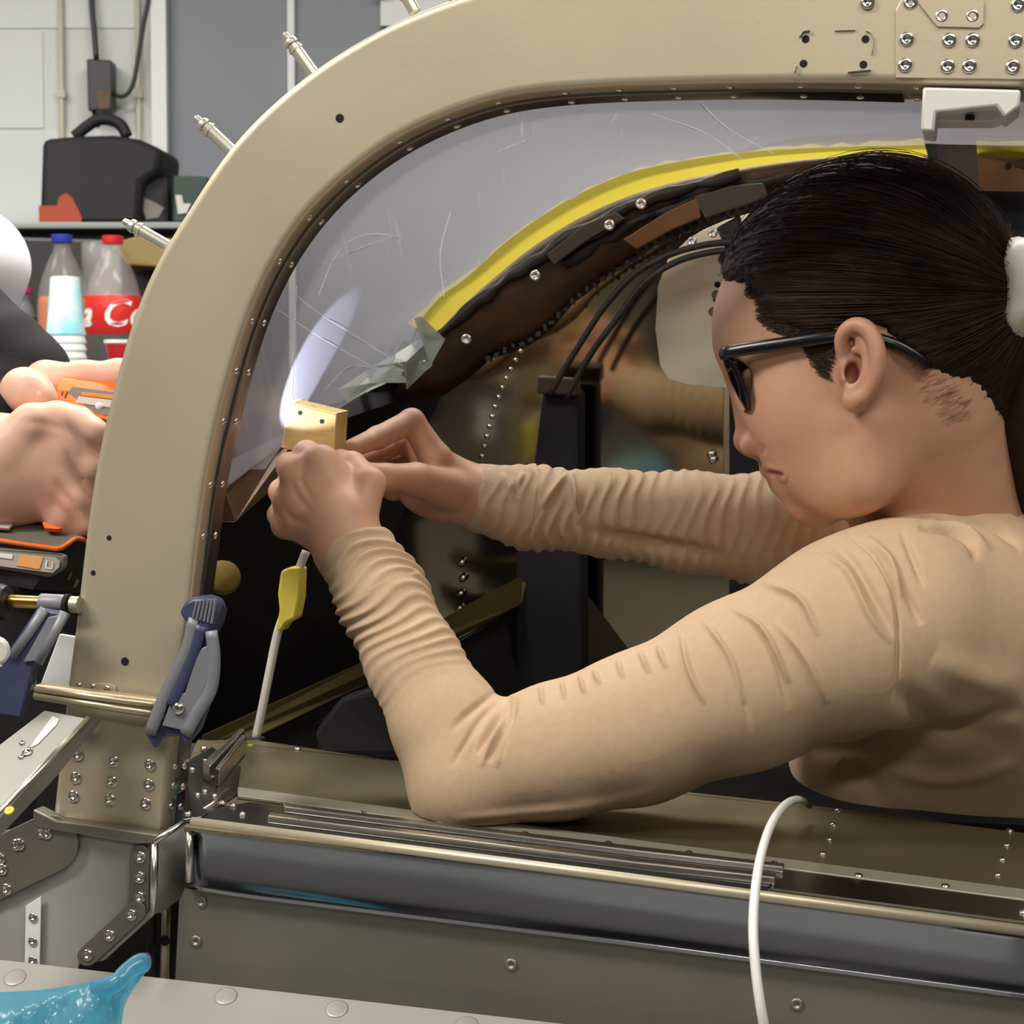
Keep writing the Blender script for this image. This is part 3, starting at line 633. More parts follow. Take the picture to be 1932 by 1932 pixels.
# far skin: polished, mirrors hand and sleeve
SK = .58
plS_ = (hit(1180, 640, pl(SK)), BT)
hs = lambda pts, o=0.: np.array([hit(x, y, (plS_[0] + BT * o, BT)) for x, y in pts])
skin_px = [(700, 1330), (740, 1050), (800, 820), (880, 640), (1000, 470), (1200, 330), (1500, 260), (1980, 230), (1980, 1340)]
mk('far_skin', prism(hs(skin_px), BT * .002), M['mirror'], ship, label='polished aluminium skin of the far side')
cp = [(1300, 450), (1330, 432), (1370, 415), (1440, 395), (1450, 740), (1372, 733), (1300, 726), (1262, 715), (1246, 690), (1237, 620), (1242, 540), (1262, 485)]
cpl = mk('oval_sheet', prism(hs(cp, -.001), -BT * .002), M['cream'], ship, bevel=.0006, label='cream oval plate')  # cream oval sheet laid on the far skin
for x, y in ((1354, 537), (1351, 565), (1358, 582)): inst('hole', HO, hs([(x, y)], -.0031)[0], -BT, cpl, 1.3)
for x, y in ((1346, 588), (1352, 556)): setmat(inst('stain', HO, hs([(x, y)], -.0030)[0], -BT, cpl, 2.), M['greyp'])
# vertical dotted seam, dark strut, cables
sm_px = spline([(1040, 585, 0), (985, 660, 0), (945, 740, 0), (920, 820, 0), (905, 880, 0)], 18)
for x, y, _ in sm_px: rivet(hs([(x, y)])[0], -BT, ship, False, 1.1)
for x, y in ((870, 1063), (872, 1092), (868, 1122), (866, 1150), (865, 1180), (1342, 858), (1345, 868)): rivet(hs([(x, y)], -.005)[0], -BT, ship, False, 1.6)
st = [(1022, 742), (1092, 742), (1092, 890), (1098, 1050), (1098, 1340), (968, 1340), (972, 1050), (1006, 880)]
mk('vertical_strut', prism(hs(st, -.05), BT * .03), M['navy'], ship, bevel=.004, label='black vertical strut')
for pts, r in ((((1400, 455), (1330, 462), (1260, 482), (1195, 520), (1140, 580), (1100, 640), (1060, 705), (1038, 745)), .0028), (((1395, 470), (1330, 478), (1270, 497), (1215, 535), (1165, 600), (1120, 660), (1085, 720), (1070, 750)), .0028)):
    mk('control_cable', tube(spline([hit(x, y, pl(SK - .09)) for x, y in pts], 40), r, 8), M['blackr'], ship, smooth=True, label='dark bowden cable curving along the former')
mk('cable_clamp', box(hs([(1055, 728)], -.05)[0], U * .018, VV * .008, B * .010), M['umber'], ship, bevel=.002)
mk('cable_bracket', prism([hit(x, y, pl(SK - .08)) for x, y in ((1350, 430), (1395, 405), (1400, 440), (1392, 500), (1375, 520), (1352, 490), (1368, 465))], B * .01), M['blackr'], ship, bevel=.002)
for x, y in ((1306, 455), (1345, 440)): rivet(hit(x, y, pl(SK - .09)), -B, ship, True)
# right edge seam and a dark sheet painting the shaded bay behind the face
mk('frame_stringer', prism(hs([(1364, 728), (1378, 728), (1378, 900), (1364, 900)], -.004), BT * .01), M['alu'], ship, bevel=.001)
mk('bay_shade_sheet', prism(hs([(1376, 742), (1560, 742), (1560, 1330), (1376, 1330)], -.008), BT * .006), M['navy'], ship, label='dark sheet for the shade right of the bright seam')
# interior lower sheets (cabin shade painted below the longeron and in the left nose bay)
def sheet(name, pts, m, lab=None, th=.002, bevel=None):
    q = np.array([P(x, y, d) for x, y, d in pts]); return mk(name, prism(q, B * th), m, ship, label=lab, bevel=bevel)
sheet('nose_bulkhead', [(330, 1400, 1.75), (330, 920, 1.70), (430, 918, 1.40), (560, 820, 1.58), (690, 740, 1.72), (800, 690, 1.80), (860, 720, 1.9), (860, 1430, 1.95)], M['dark'], 'dark bulkhead under the windscreen')
sheet('instrument_cowl', [(418, 925, 1.36), (432, 912, 1.37), (530, 838, 1.55), (560, 820, 1.58), (560, 880, 1.58), (440, 985, 1.37), (414, 985, 1.36)], M['brown'], 'reddish brown edge below the windscreen', .004)
sheet('floor_pan', [(300, 1480, 1.7), (2000, 1560, 1.6), (2000, 1300, 2.05), (300, 1250, 2.1)], M['dark'], 'dark cabin floor')
mk('longeron', prism([P(375, 1415, 1.56), P(380, 1388, 1.56), P(690, 1246, 1.68), P(985, 1085, 1.80), P(1000, 1075, 1.80), P(985, 1140, 1.80), P(690, 1292, 1.68), P(400, 1430, 1.56)], B * .02), M['strip'], ship, bevel=.001, label='olive longeron running diagonally')
sheet('under_shade_sheet', [(395, 1440, 1.60), (690, 1296, 1.72), (990, 1140, 1.84), (1110, 1080, 1.84), (1110, 1480, 1.84), (395, 1480, 1.60)], M['dark'], 'dark sheet for the shade below the longeron')
sheet('olive_panel', [(1100, 1045, 1.84), (1420, 1060, 1.84), (1380, 1110, 1.84), (1290, 1200, 1.84), (1180, 1260, 1.84), (1100, 1290, 1.84)], M['umber'], 'dim olive panel')
sheet('seat_cushion', [(590, 1380, 1.60), (640, 1315, 1.62), (700, 1300, 1.62), (760, 1430, 1.62), (600, 1430, 1.60)], M['navy'], 'dark padded cushion', .03, .006)
# right upper interior
sheet('cabin_side_panel', [(1836, 205, 1.62), (1990, 190, 1.62), (1990, 362, 1.62), (1842, 360, 1.62)], M['bronze'], 'bronze coloured cabin panel', .004)
rp = sheet('cabin_post', [(1735, 235, 1.58), (1765, 240, 1.58), (1840, 225, 1.58), (1850, 420, 1.58), (1790, 420, 1.58), (1752, 300, 1.58)], M['umber'], 'umber cabin post', .006)
sheet('cabin_post_edge', [(1735, 235, 1.57), (1764, 245, 1.57), (1768, 300, 1.57), (1752, 298, 1.57)], M['dark'], None, .004)
sheet('cabin_back', [(1745, 345, 1.66), (1990, 350, 1.66), (1990, 1640, 1.66), (1745, 1640, 1.66)], M['navy'], 'dark rear bulkhead', .004)
hole(P(1903, 312, 1.618), -B, ship, 1.2)
# yellow foam plug at the post
mk('foam_plug', lathe(P(418, 1088, 1.42), nz(A3(.3, -1, 0)), [(.004, 0), (.012, .001), (.0125, .010), (.009, .014), (0, .015)], 18), M['foam'], ship, smooth=True, label='small yellow foam plug behind the post')

# ------------------------------------------------------------------ sill
L0 = [(360, 1552), (1200, 1658), (1990, 1763)]; OB = -.018
a_, b_ = hit(*L0[0], pl(OB)), hit(*L0[2], pl(OB)); SU = nz(b_ - a_)
BS = nz(B + VV * math.tan(math.radians(7))); NS = nz(np.cross(SU, BS)); NS = NS if NS[2] > 0 else -NS
plS = (a_, NS)
def hsill(pts, up=0.): return np.array([hit(x, y, (a_ + NS * up, NS)) for x, y in pts])
shelf = mk('sill_shelf', prism(hsill([(345, 1558), (430, 1488), (355, 1440), (372, 1396), (480, 1395), (780, 1440), (1310, 1495), (1560, 1522), (2000, 1580), (2000, 1766), (1200, 1659)]), -NS * .003), M['olive'], ship, bevel=.001, label='olive tinted sill shelf')
mk('shelf_flange', prism(np.vstack([hsill([(372, 1396), (780, 1440), (2000, 1580)]), hsill([(2000, 1580), (780, 1440), (372, 1396)]) - NS * .05]), BS * .002), M['dark'], ship)
mk('lip_strip', prism(hsill([(448, 1490), (1200, 1590), (2000, 1692), (2000, 1712), (1200, 1607), (448, 1507)], .0002), NS * .0022), M['lip'], ship, bevel=.0006, label='pale lip strip')
mk('rail_bed', prism(hsill([(470, 1516), (1200, 1611), (1480, 1647), (1462, 1664), (1440, 1686), (1200, 1650), (380, 1551), (400, 1530)], .0002), NS * .0012), M['rail'], ship, bevel=.0004)
for tops, hgt, nm in ((((535, 1526), (1200, 1607), (1480, 1640), (1478, 1647), (1200, 1616), (535, 1533)), .004, 1), (((510, 1546), (1200, 1632), (1465, 1662), (1462, 1670), (1200, 1641), (505, 1553)), .005, 2)):
    mk('sill_rail', prism(hsill(tops, .0014), NS * hgt), M['alu'], ship, bevel=.0008, label='narrow raised sill rail')
mk('groove', prism(hsill([(490, 1556), (1200, 1643), (1450, 1674), (1448, 1680), (1200, 1650), (480, 1560)], .0014), NS * .0005), M['hole'], ship)
rv1 = [(540, 1520), (684, 1536), (832, 1553), (990, 1574), (1148, 1592), (1300, 1610), (1461, 1630)]; rv2 = [(513, 1541), (661, 1559), (812, 1577), (967, 1596), (1124, 1615), (1284, 1634), (1446, 1655)]
for x, y in rv1 + rv2: rivet(hsill([(x, y)], .0035)[0], NS, shelf, False, 1.15)
mk('rear_rail_plate', prism(hsill([(1480, 1637), (2000, 1708), (2000, 1752), (1452, 1680)], .0002), NS * .0016), M['rail'], ship, bevel=.0005, label='brownish plate behind the band')
for x, y in ((1620, 1653), (1784, 1673), (1930, 1722)): rivet(hsill([(x, y)], .0018)[0], NS, shelf, False, 1.25)
for x, y in ((1582, 1530), (1573, 1557), (1565, 1584), (1553, 1611), (1905, 1568), (1900, 1595), (1892, 1622), (1883, 1651), (562, 1414), (405, 1468), (1245, 1512)): rivet(hsill([(x, y)])[0], NS, shelf, False, 1.1)
# corner clutter at the foot of the post
crn = mk('corner_plate', prism(hsill([(345, 1550), (352, 1440), (400, 1412), (455, 1450), (448, 1500), (380, 1545)], .0004), NS * .0014), M['rail'], ship, bevel=.0004)
for x, y in ((362, 1452), (385, 1412), (388, 1436), (372, 1500), (386, 1494), (404, 1502), (355, 1535), (412, 1468), (420, 1515), (458, 1536), (440, 1520)): rivet(hsill([(x, y)], .0018)[0], NS, crn, False, 1.1)
for q in (((382, 1470), (452, 1405), (462, 1405), (396, 1478)), ((405, 1482), (458, 1415), (466, 1418), (414, 1484))):
    mk('angle_clip', prism(hsill(q, .0018), NS * .012), M['alu'], ship, bevel=.0008)
mk('corner_edge', tube([hit(290, 1588, pl(OB - .004)), hit(322, 1568, pl(OB + .004)), hsill([(400, 1520)], .002)[0], hsill([(430, 1492)], .002)[0]], .0022, 8), M['alu'], ship, smooth=True)
# polished band
def plb(o): return pl(OB + o)
bandG = []
for i in range(40):
    t = i / 39; x = 352 + t * (1990 - 352)
    yt = np.interp(x, [352, 1200, 1990], [1552, 1658, 1763]); yb = np.interp(x, [352, 450, 1200, 1990], [1664, 1680, 1773, 1878])
    top = hit(x, yt, plb(0)); bot = hit(x, yb, plb(.004))
    bandG.append([top + BS * .004 + NS * .001, top + NS * .0016 - B * .001, top - B * .003 - NS * .001, top - B * .0035 - NS * .004, top * .8 + bot * .2 - B * .0012, bot * .8 + top * .2 - B * .0012, bot - B * .001, bot + NS * -.0015 - B * .0018, bot - NS * .004 - B * .0012, bot - NS * .005 + B * .004])
band = mk('sill_band', grid(np.array(bandG), flip=True), M['band'], ship, auto=40, solid=.001, label='polished bright band along the sill')
mk('band_edge', tube([hit(362, 1551, plb(-.001)), hit(1200, 1659, plb(-.001)), hit(1990, 1764, plb(-.001))], .0034, 12), M['arch'], ship, smooth=True, label='rounded pale top edge of the band')
# dull lower panel
lp = mk('lower_panel', prism(np.array([hit(352, 1668, pl(OB + .010)), hit(338, 1700, pl(OB + .010)), hit(330, 1860, pl(OB + .010)), hit(1990, 2080, pl(OB + .010)), hit(1990, 1880, pl(OB + .010))]), B * .002), M['dull'], ship, label='dull aluminium lower panel')
for x, y in ((380, 1701), (370, 1776), (965, 1820), (1504, 1895)): setmat(rivet(hit(x, y, pl(OB + .010)), -B, lp, True, 1.), M['dull'])
# foreground plate
q0, q1 = hit(-60, 1803, pl(OB - .005)), hit(1100, 1935, pl(OB - .005)); FU = nz(q1 - q0)
FB = nz(-B + VV * -.55); fp = mk('foreground_plate', prism([q0, q1 + FU * .25, q1 + FU * .25 + FB * .2, q0 + FB * .2], np.cross(FU, FB) * (-.002 if np.cross(FU, FB)[2] > 0 else .002)), M['plate'], ship, bevel=.0008, label='smooth grey plate in the foreground')
FN = nz(np.cross(FU, FB)); FN = FN if FN[2] > 0 else -FN
DM = meshdata('dimple', *lathe((0, 0, 0), (0, 0, 1), [(.0075, -.0002), (.0075, .0004), (.006, .0008), (0, .0008)], 20), M['plate'], smooth=True)
for x, y in ((28, 1845), (426, 1880), (635, 1904), (880, 1935)): inst('dimple', DM, hit(x, y, (q0, FN)), FN, fp)

# ------------------------------------------------------------------ lower left structure
low = [(-40, 1560), (65, 1530), (290, 1590), (290, 1725), (210, 1790), (180, 1840), (-40, 1840)]
mk('nose_panel', prism(hp_([(-60, 1575), (70, 1560), (252, 1582), (292, 1588), (292, 1722), (150, 1815), (140, 1845), (-60, 1845)], -.004), B * .002), M['plate'], ship, label='pale nose side panel')
mk('ledge', prism(hp_([(62, 1527), (105, 1548), (300, 1575), (296, 1590), (262, 1592), (62, 1560)], -.012), B * .014), M['dull'], ship, bevel=.001, label='narrow ledge under the post')
cb_ = [[hit(x, y, pl(-.018)) for x, y in ((290, 1588), (290, 1722))], [hit(x, y, pl(-.012)) for x, y in ((300, 1590), (300, 1722))], [hit(x, y, pl(.012)) for x, y in ((352, 1556), (345, 1690))], [hit(x, y, pl(.014)) for x, y in ((362, 1556), (358, 1665))]]
mk('corner_bend', grid(np.array(cb_)), M['plate'], ship, auto=60, solid=.0012, label='bent polished corner')
mk('corner_bead', tube([hit(292, 1592, pl(-.019)), hit(290, 1722, pl(-.019))], .0026, 10), M['alu'], ship, smooth=True)
mk('corner_bead', tube([hit(358, 1560, pl(OB - .002)), hit(357, 1664, pl(OB - .002))], .0026, 10), M['alu'], ship, smooth=True)
def rounded_strip(name, p0, p1, wpx, off, m, riv, lab=None, th=.0018):
    p0, p1 = np.array(p0, float), np.array(p1, float); d = (p1 - p0) / np.linalg.norm(p1 - p0); n = np.array((-d[1], d[0])); poly = []
    for k in range(9): a = math.pi * (k / 8 + .5); poly.append(p0 + wpx / 2 * (math.cos(a) * d + math.sin(a) * n))
    for k in range(9): a = math.pi * (k / 8 - .5); poly.append(p1 + wpx / 2 * (math.cos(a) * d + math.sin(a) * n))
    o = mk(name, prism(hp_(poly, off), -B * th), m, ship, bevel=.0005, label=lab)
    for x, y in riv: rivet(hit(x, y, pl(off - th)), -B, o, True, 1.0)
rounded_strip('bracket_strap', (265, 1612), (263, 1712), 38, -.006, M['dull'], ((265, 1617), (264, 1655), (264, 1693)), 'upright riveted strap')
rounded_strip('bracket_strap', (258, 1718), (166, 1803), 38, -.0085, M['dull'], ((248, 1726), (207, 1765), (165, 1802)), 'slanting riveted strap')
mk('strap_edge', prism(hp_([(285, 1716), (290, 1726), (196, 1812), (180, 1815)], -.007), B * .004), M['plate'], ship)
rounded_strip('splice_plate', (-60, 1665), (95, 1590), 110, -.007, M['dull'], ((37, 1593), (30, 1594), (78, 1570), (88, 1572), (0, 1620), (12, 1678), (4, 1640)), 'grey riveted splice plate with a round end')
wst = mk('white_strip', prism(hp_([(50, 1708), (79, 1690), (76, 1820), (48, 1820)], -.0065), -B * .0012), M['trim'], ship, bevel=.0003, label='narrow white strip')
for x, y in ((63, 1731), (62, 1776), (62, 1812)): rivet(hit(x, y, pl(-.0078)), -B, wst, True, .8)
# gap with tubes, its shade painted as a dark sheet
mk('gap_shade_sheet', prism(hp_([(70, 1440), (345, 1500), (345, 1850), (60, 1850)], .05), B * .003), M['dark'], ship, label='dark sheet for the shade behind the corner')
for x0, m_ in ((312, 'barm'), (286, 'umber')): mk('gap_tube', tube([hit(x0 + 2, 1690, pl(.035)), hit(x0 - 2, 1850, pl(.035))], .0032, 10), M[m_], ship, smooth=True)
for x, y in ((311, 1775), (288, 1790)): hole(hit(x, y, pl(.031)), -B, ship, 1.6)
# diagonal channel brace
tA, tB_, tC = P(84, 1340, 1.280), P(168, 1356, 1.266), P(-60, 1596, 1.205)
bn = nz(np.cross(tC - tB_, tA - tB_)); bn = bn if bn @ (CAM - tA) > 0 else -bn; plT = (tA, bn); tD = hit(-60, 1450, plT)
br = mk('diagonal_channel', prism([tD, tC, tB_, tA], -bn * .0018), M['plate'], ship, bevel=.0006, label='bright diagonal channel brace')
mk('channel_flange', prism([tB_, tC, P(-60, 1640, 1.225), P(112, 1458, 1.28), P(192, 1358, 1.29)], bn * -.0016 + A3(-.0006, 0, .0006)), M['plate'], ship, bevel=.0006, label='lower flange of the diagonal channel')
mk('channel_bead', tube([tB_, (tB_ + tC) / 2, tC], .0024, 8), M['alu'], ship, smooth=True)
mk('slot_strip', prism([hit(x, y, plT) + bn * .0002 for x, y in ((100, 1352), (112, 1358), (108, 1368), (72, 1405), (58, 1412), (66, 1398))], bn * .0006), M['trim'], ship)
for x, y, b in ((52, 1419, 1), (40, 1428, 0), (42, 1402, 0)): rivet(hit(x, y, (tA + bn * .0003, bn)), bn, br, b, .9)
setmat(rivet(hit(18, 1530, (tA + bn * .0003, bn)), bn, br, True, .8), M['yellow'])
# stand legs of the shell (out of the picture)
for u in (-.25, .30):
    for d in (.06, .5):
        p = A0 + U * u + B * d; mk('stand_leg', aabox(p[0] - .02, p[0] + .02, p[1] - .02, p[1] + .02, 0, p[2] - .20), M['blackp'], ship)

# ================================================================== tools and loose things
# temporary fasteners on the outer edge
for k, (a, b, lab) in enumerate((((536, 62), (592, 140), 'silver skin fastener pin at the upper part of the arch, before the white strip'), ((368, 220), (436, 284), 'silver skin fastener pin halfway up the outer edge of the arch'), ((232, 416), (312, 462), 'lowest silver skin fastener pin, above the cola bottle'), ((757, -25), (782, 20), 'silver skin fastener pin cut off by the top of the picture'))):
    p0, p1 = hit(*a, pl(.03)), hit(*b, pl(.03)); ax = nz(p1 - p0); Ln = np.linalg.norm(p1 - p0)
    r = empty('skin_fastener', tuple(p1), lab, 'fastener', 'skin fasteners on the arch')
    mk('body', lathe(p0, ax, [(.0035, Ln * .30), (.0042, Ln * .32), (.0042, Ln * 1.06), (.003, Ln * 1.08)], 16), M['cleco'], r, auto=40)
    mk('plunger', lathe(p0, ax, [(.0008, 0), (.0021, .001), (.0024, Ln * .1), (.0024, Ln * .17), (.0042, Ln * .18), (.0046, Ln * .20), (.0046, Ln * .27), (.003, Ln * .29), (.003, Ln * .33)], 16), M['cleco'], r, auto=40)
    mk('collar', lathe(p0, ax, [(.0044, Ln * .36), (.0050, Ln * .37), (.0050, Ln * .42), (.0044, Ln * .43)], 16), M['cleco'], r, auto=40)
# clamp
OC = -.004
clp = empty('bar_clamp', tuple(hit(300, 1360, pl(-.02))), 'blue grey bar clamp gripping the foot of the arch', 'clamp')
def cpz(pts, off): return hp_(pts, off)
barq = cpz([(-70, 1252), (70, 1290), (306, 1322), (300, 1362), (64, 1322), (-70, 1288)], -.022)
mk('bar', prism(cpz([(66, 1291), (312, 1322), (306, 1361), (62, 1320)], -.020), B * .010), M['barm'], clp, bevel=.001)
for t0, t1 in (((66, 1300), (312, 1333)), ((64, 1312), (312, 1350))): mk('bar_rib', tube([hit(*t0, pl(-.021)), hit(*t1, pl(-.021))], .0016, 8, squash=1.3), M['barm'], clp, smooth=True)
mk('bar', prism(cpz([(-60, 1240), (58, 1250), (60, 1304), (-60, 1290)], -.018), B * .008), M['clampl'], clp, bevel=.001)
for y0 in (1262, 1280): mk('bar_rib', tube([hit(-60, y0 - 9, pl(-.019)), hit(58, y0, pl(-.019))], .0014, 8), M['clampl'], clp, smooth=True)
jw = [(365, 1166), (349, 1229), (305, 1322), (281, 1383), (298, 1410), (311, 1388), (347, 1386), (358, 1403), (383, 1374), (399, 1330), (409, 1283), (410, 1205), (404, 1180), (385, 1160)]
mk('fixed_jaw', prism(cpz(jw, -.016), -B * .006), M['clampb'], clp, bevel=.0012, auto=40)
mk('jaw_face', prism(cpz([(398, 1215), (402, 1262), (386, 1310), (352, 1378), (309, 1368), (329, 1312), (352, 1306), (372, 1240), (384, 1222)], -.0225), -B * .003), M['clampl'], clp, bevel=.0008)
for rb in (((366, 1166), (351, 1229), (307, 1322), (283, 1384)), ((398, 1190), (404, 1240), (398, 1300), (372, 1345), (350, 1386)), ((380, 1180), (362, 1236), (336, 1300), (322, 1330))):
    mk('rib', tube(spline(cpz(rb, -.025), 16), .0018, 8, squash=2.4), M['clampl'] if rb[0][0] != 380 else M['clampb'], clp, smooth=True)
hd = [(360, 1150), (372, 1130), (386, 1122), (404, 1121), (424, 1128), (431, 1150), (426, 1172), (414, 1196), (402, 1184), (388, 1180), (372, 1168)]
mk('jaw_head', prism(cpz(hd, -.006), -B * .020), M['clampb'], clp, bevel=.0025, auto=40)
for k in range(6): mk('grip_ridge', tube([hit(372 + 7 * k, 1134 - 1.3 * k + .12 * k * k, pl(-.0268)), hit(364 + 7 * k, 1166 + 2 * k, pl(-.0268))], .0009, 6), M['clampl'], clp)
mk('jaw_slot', prism(cpz([(420, 1140), (427, 1148), (420, 1172), (410, 1184), (412, 1168)], -.0262), -B * .0006), M['hole'], clp)
inst('jaw_rivet', meshdata('jaw_rivet', *dome(.0042, .003, 16), M['rivet'], smooth=True), hit(337, 1336, pl(-.0255)), -B, clp)
# sliding jaw at left
lj = [(82, 1146), (124, 1153), (136, 1160), (78, 1250), (52, 1350), (14, 1344), (-10, 1330), (22, 1236)]
mk('sliding_jaw', prism(cpz(lj, -.012), -B * .010), M['clampb'], clp, bevel=.0012, auto=40)
mk('jaw_face', prism(cpz([(93, 1164), (114, 1160), (74, 1246), (46, 1249)], -.0223), -B * .002), M['clampl'], clp, bevel=.0006)
for rb in (((84, 1150), (54, 1196), (22, 1240)), ((122, 1156), (98, 1204), (72, 1250))): mk('rib', tube(cpz(rb, -.0232), .0019, 8, squash=1.8), M['clampl'], clp, smooth=True)
sx0, sx1 = hit(-20, 1132, pl(-.004)), hit(150, 1141, pl(-.004)); sa = nz(sx1 - sx0)
lat = lambda a, b, pr, m, nm: mk(nm, lathe(hit(a, np.interp(a, [-20, 150], [1132, 1141]), pl(-.004)), sa, pr, 20), M[m], clp, auto=40)
w_ = 1.3 / F
lat(18, 0, [(.0040, 0), (.0044, .001), (.0044, 66 * w_)], 'brass', 'screw')
lat(77, 0, [(.0058, 0), (.0062, .001), (.0062, 46 * w_), (.0055, 50 * w_)], 'clampl', 'screw_collar')
lat(124, 0, [(.0068, 0), (.0068, 7 * w_), (.005, 9 * w_)], 'hole', 'tip_ring')
lat(132, 0, [(.003, 0), (.0055, .0012), (.0055, 20 * w_)], 'lip', 'swivel_tip')
lat(-70, 0, [(.009, 0), (.0118, .003), (.0122, 80 * w_), (.0108, 92 * w_), (.006, 96 * w_)], 'blackp', 'handle')
# white push rod with yellow tape
rd = empty('tagged_rod', tuple(P(485, 1395, 1.50)), 'thin white rod with a yellow tape tag, standing inside the left bay', 'rod')
rp_ = [(578, 1040, 1.50), (566, 1070, 1.50), (548, 1130, 1.50), (525, 1190, 1.50), (508, 1270, 1.50), (496, 1330, 1.50), (482, 1396, 1.50)]
mk('rod', tube(spline([P(*p) for p in rp_], 30), [.0034] * 30, 10), M['ltube'], rd, smooth=True)
tg = [(529, 1077), (546, 1070), (567, 1070), (565, 1128), (557, 1168), (540, 1176), (530, 1192), (520, 1190), (526, 1150), (523, 1120)]
mk('tape_tag', prism([P(x, y, 1.492) for x, y in tg], B * .016), M['yellow'], rd, bevel=.003, auto=50)
mk('rod_foot', box(P(482, 1400, 1.50), U * .006, B * .006, VV * .004), M['blackr'], rd, bevel=.001)
mk('tag_fleck', box(P(471, 1416, 1.42), U * .0016, B * .002, VV * .004), M['yellow'], rd)
# white cable over the sill
cbp = [(1516, 1512, 1.30), (1502, 1509, 1.27), (1480, 1520, 1.22), (1455, 1556, 1.165), (1436, 1612, 1.115), (1425, 1680, 1.08), (1421, 1750, 1.06), (1425, 1820, 1.05), (1433, 1885, 1.045), (1441, 1932, 1.045), (1452, 2000, 1.05)]
cbl = empty('white_cable', tuple(P(1441, 1932, 1.045)), 'white cable hanging over the sill in front of the polished band', 'cable')
mk('sheath', tube(spline([P(*p) for p in cbp], 60), .0027, 10), M['cable'], cbl, smooth=True)
mk('cable_end', tube([P(1516, 1512, 1.30), P(1528, 1522, 1.31)], [.0024, .0016], 8), M['gold'], cbl, smooth=True, label='brownish bare end')
# blue polythene bag
bgp = empty('plastic_bag', tuple(P(120, 1900, 1.0)), 'crumpled blue polythene bag on the grey plate', 'bag')
nU, nV = 46, 26; top = spline([(-60, 1880, 0), (0, 1872, 0), (70, 1868, 0), (140, 1858, 0), (190, 1846, 0), (222, 1834, 0), (250, 1814, 0), (272, 1811, 0)], nU)[:, :2]
bot = spline([(-60, 2060, 0), (40, 2050, 0), (140, 2020, 0), (200, 1990, 0), (226, 1950, 0), (236, 1895, 0), (262, 1852, 0), (280, 1828, 0)], nU)[:, :2]
rb_ = np.random.default_rng(5); G = np.zeros((nU, 2 * nV, 3)); ph = rb_.uniform(0, 6.28, 8)
for i in range(nU):
    u = i / (nU - 1); full = .045 * (1 - u) ** .8 + .006
    for j in range(2 * nV):
        a = 2 * math.pi * j / (2 * nV); t = .5 - .5 * math.cos(a); p = top[i] * (1 - t) + bot[i] * t
        cr = .0022 * math.sin(9 * u * 6 + ph[0] + 3 * a) + .0026 * math.sin(14 * u + 5 * a + ph[1]) + .003 * abs(math.sin(3.2 * a + 6 * u + ph[2]))
        G[i, j] = P(p[0], p[1], 1.055 - (full + cr) * math.sin(a) * (1 if a < math.pi else .5))
mk('bag_film', grid(G, closev=True), M['blue_bag'], bgp, smooth=True)
q = spline([P(180, 1862, 1.03), P(215, 1858, 1.02), P(238, 1836, 1.025), P(262, 1818, 1.03), P(274, 1816, 1.033)], 16)
mk('twisted_corner', tube(q, np.linspace(.004, .0052, 16), 10), M['blue_bag'], bgp, smooth=True)
# block of wood
fq = [P(542, 760, 1.432), P(635, 782, 1.416), P(630, 868, 1.416), P(530, 845, 1.432)]; dv = P(657, 777, 1.438) - P(635, 782, 1.416)
wbk = mk('wooden_block', prism(fq, dv), M['wood'], bevel=.0008); tag(wbk, 'small pale wooden block pressed against the windscreen by both hands', 'block')
tq = [fq[0] + A3(0, 0, .0002), fq[1] + A3(0, 0, .0002), fq[1] + dv + A3(0, 0, .0002), fq[0] + dv + A3(0, 0, .0002)]
mk('end_grain', prism(tq, A3(0, 0, .0006)), M['woodtop'], wbk, label='lighter end grain top')
fn = nz(np.cross(fq[1] - fq[0], fq[3] - fq[0])); fn = fn if fn @ (CAM - fq[0]) > 0 else -fn
for x, y in ((566, 779), (607, 795)): inst('hole', HO, hit(x, y, (fq[0] + fn * .0002, fn)), fn, wbk, .75)
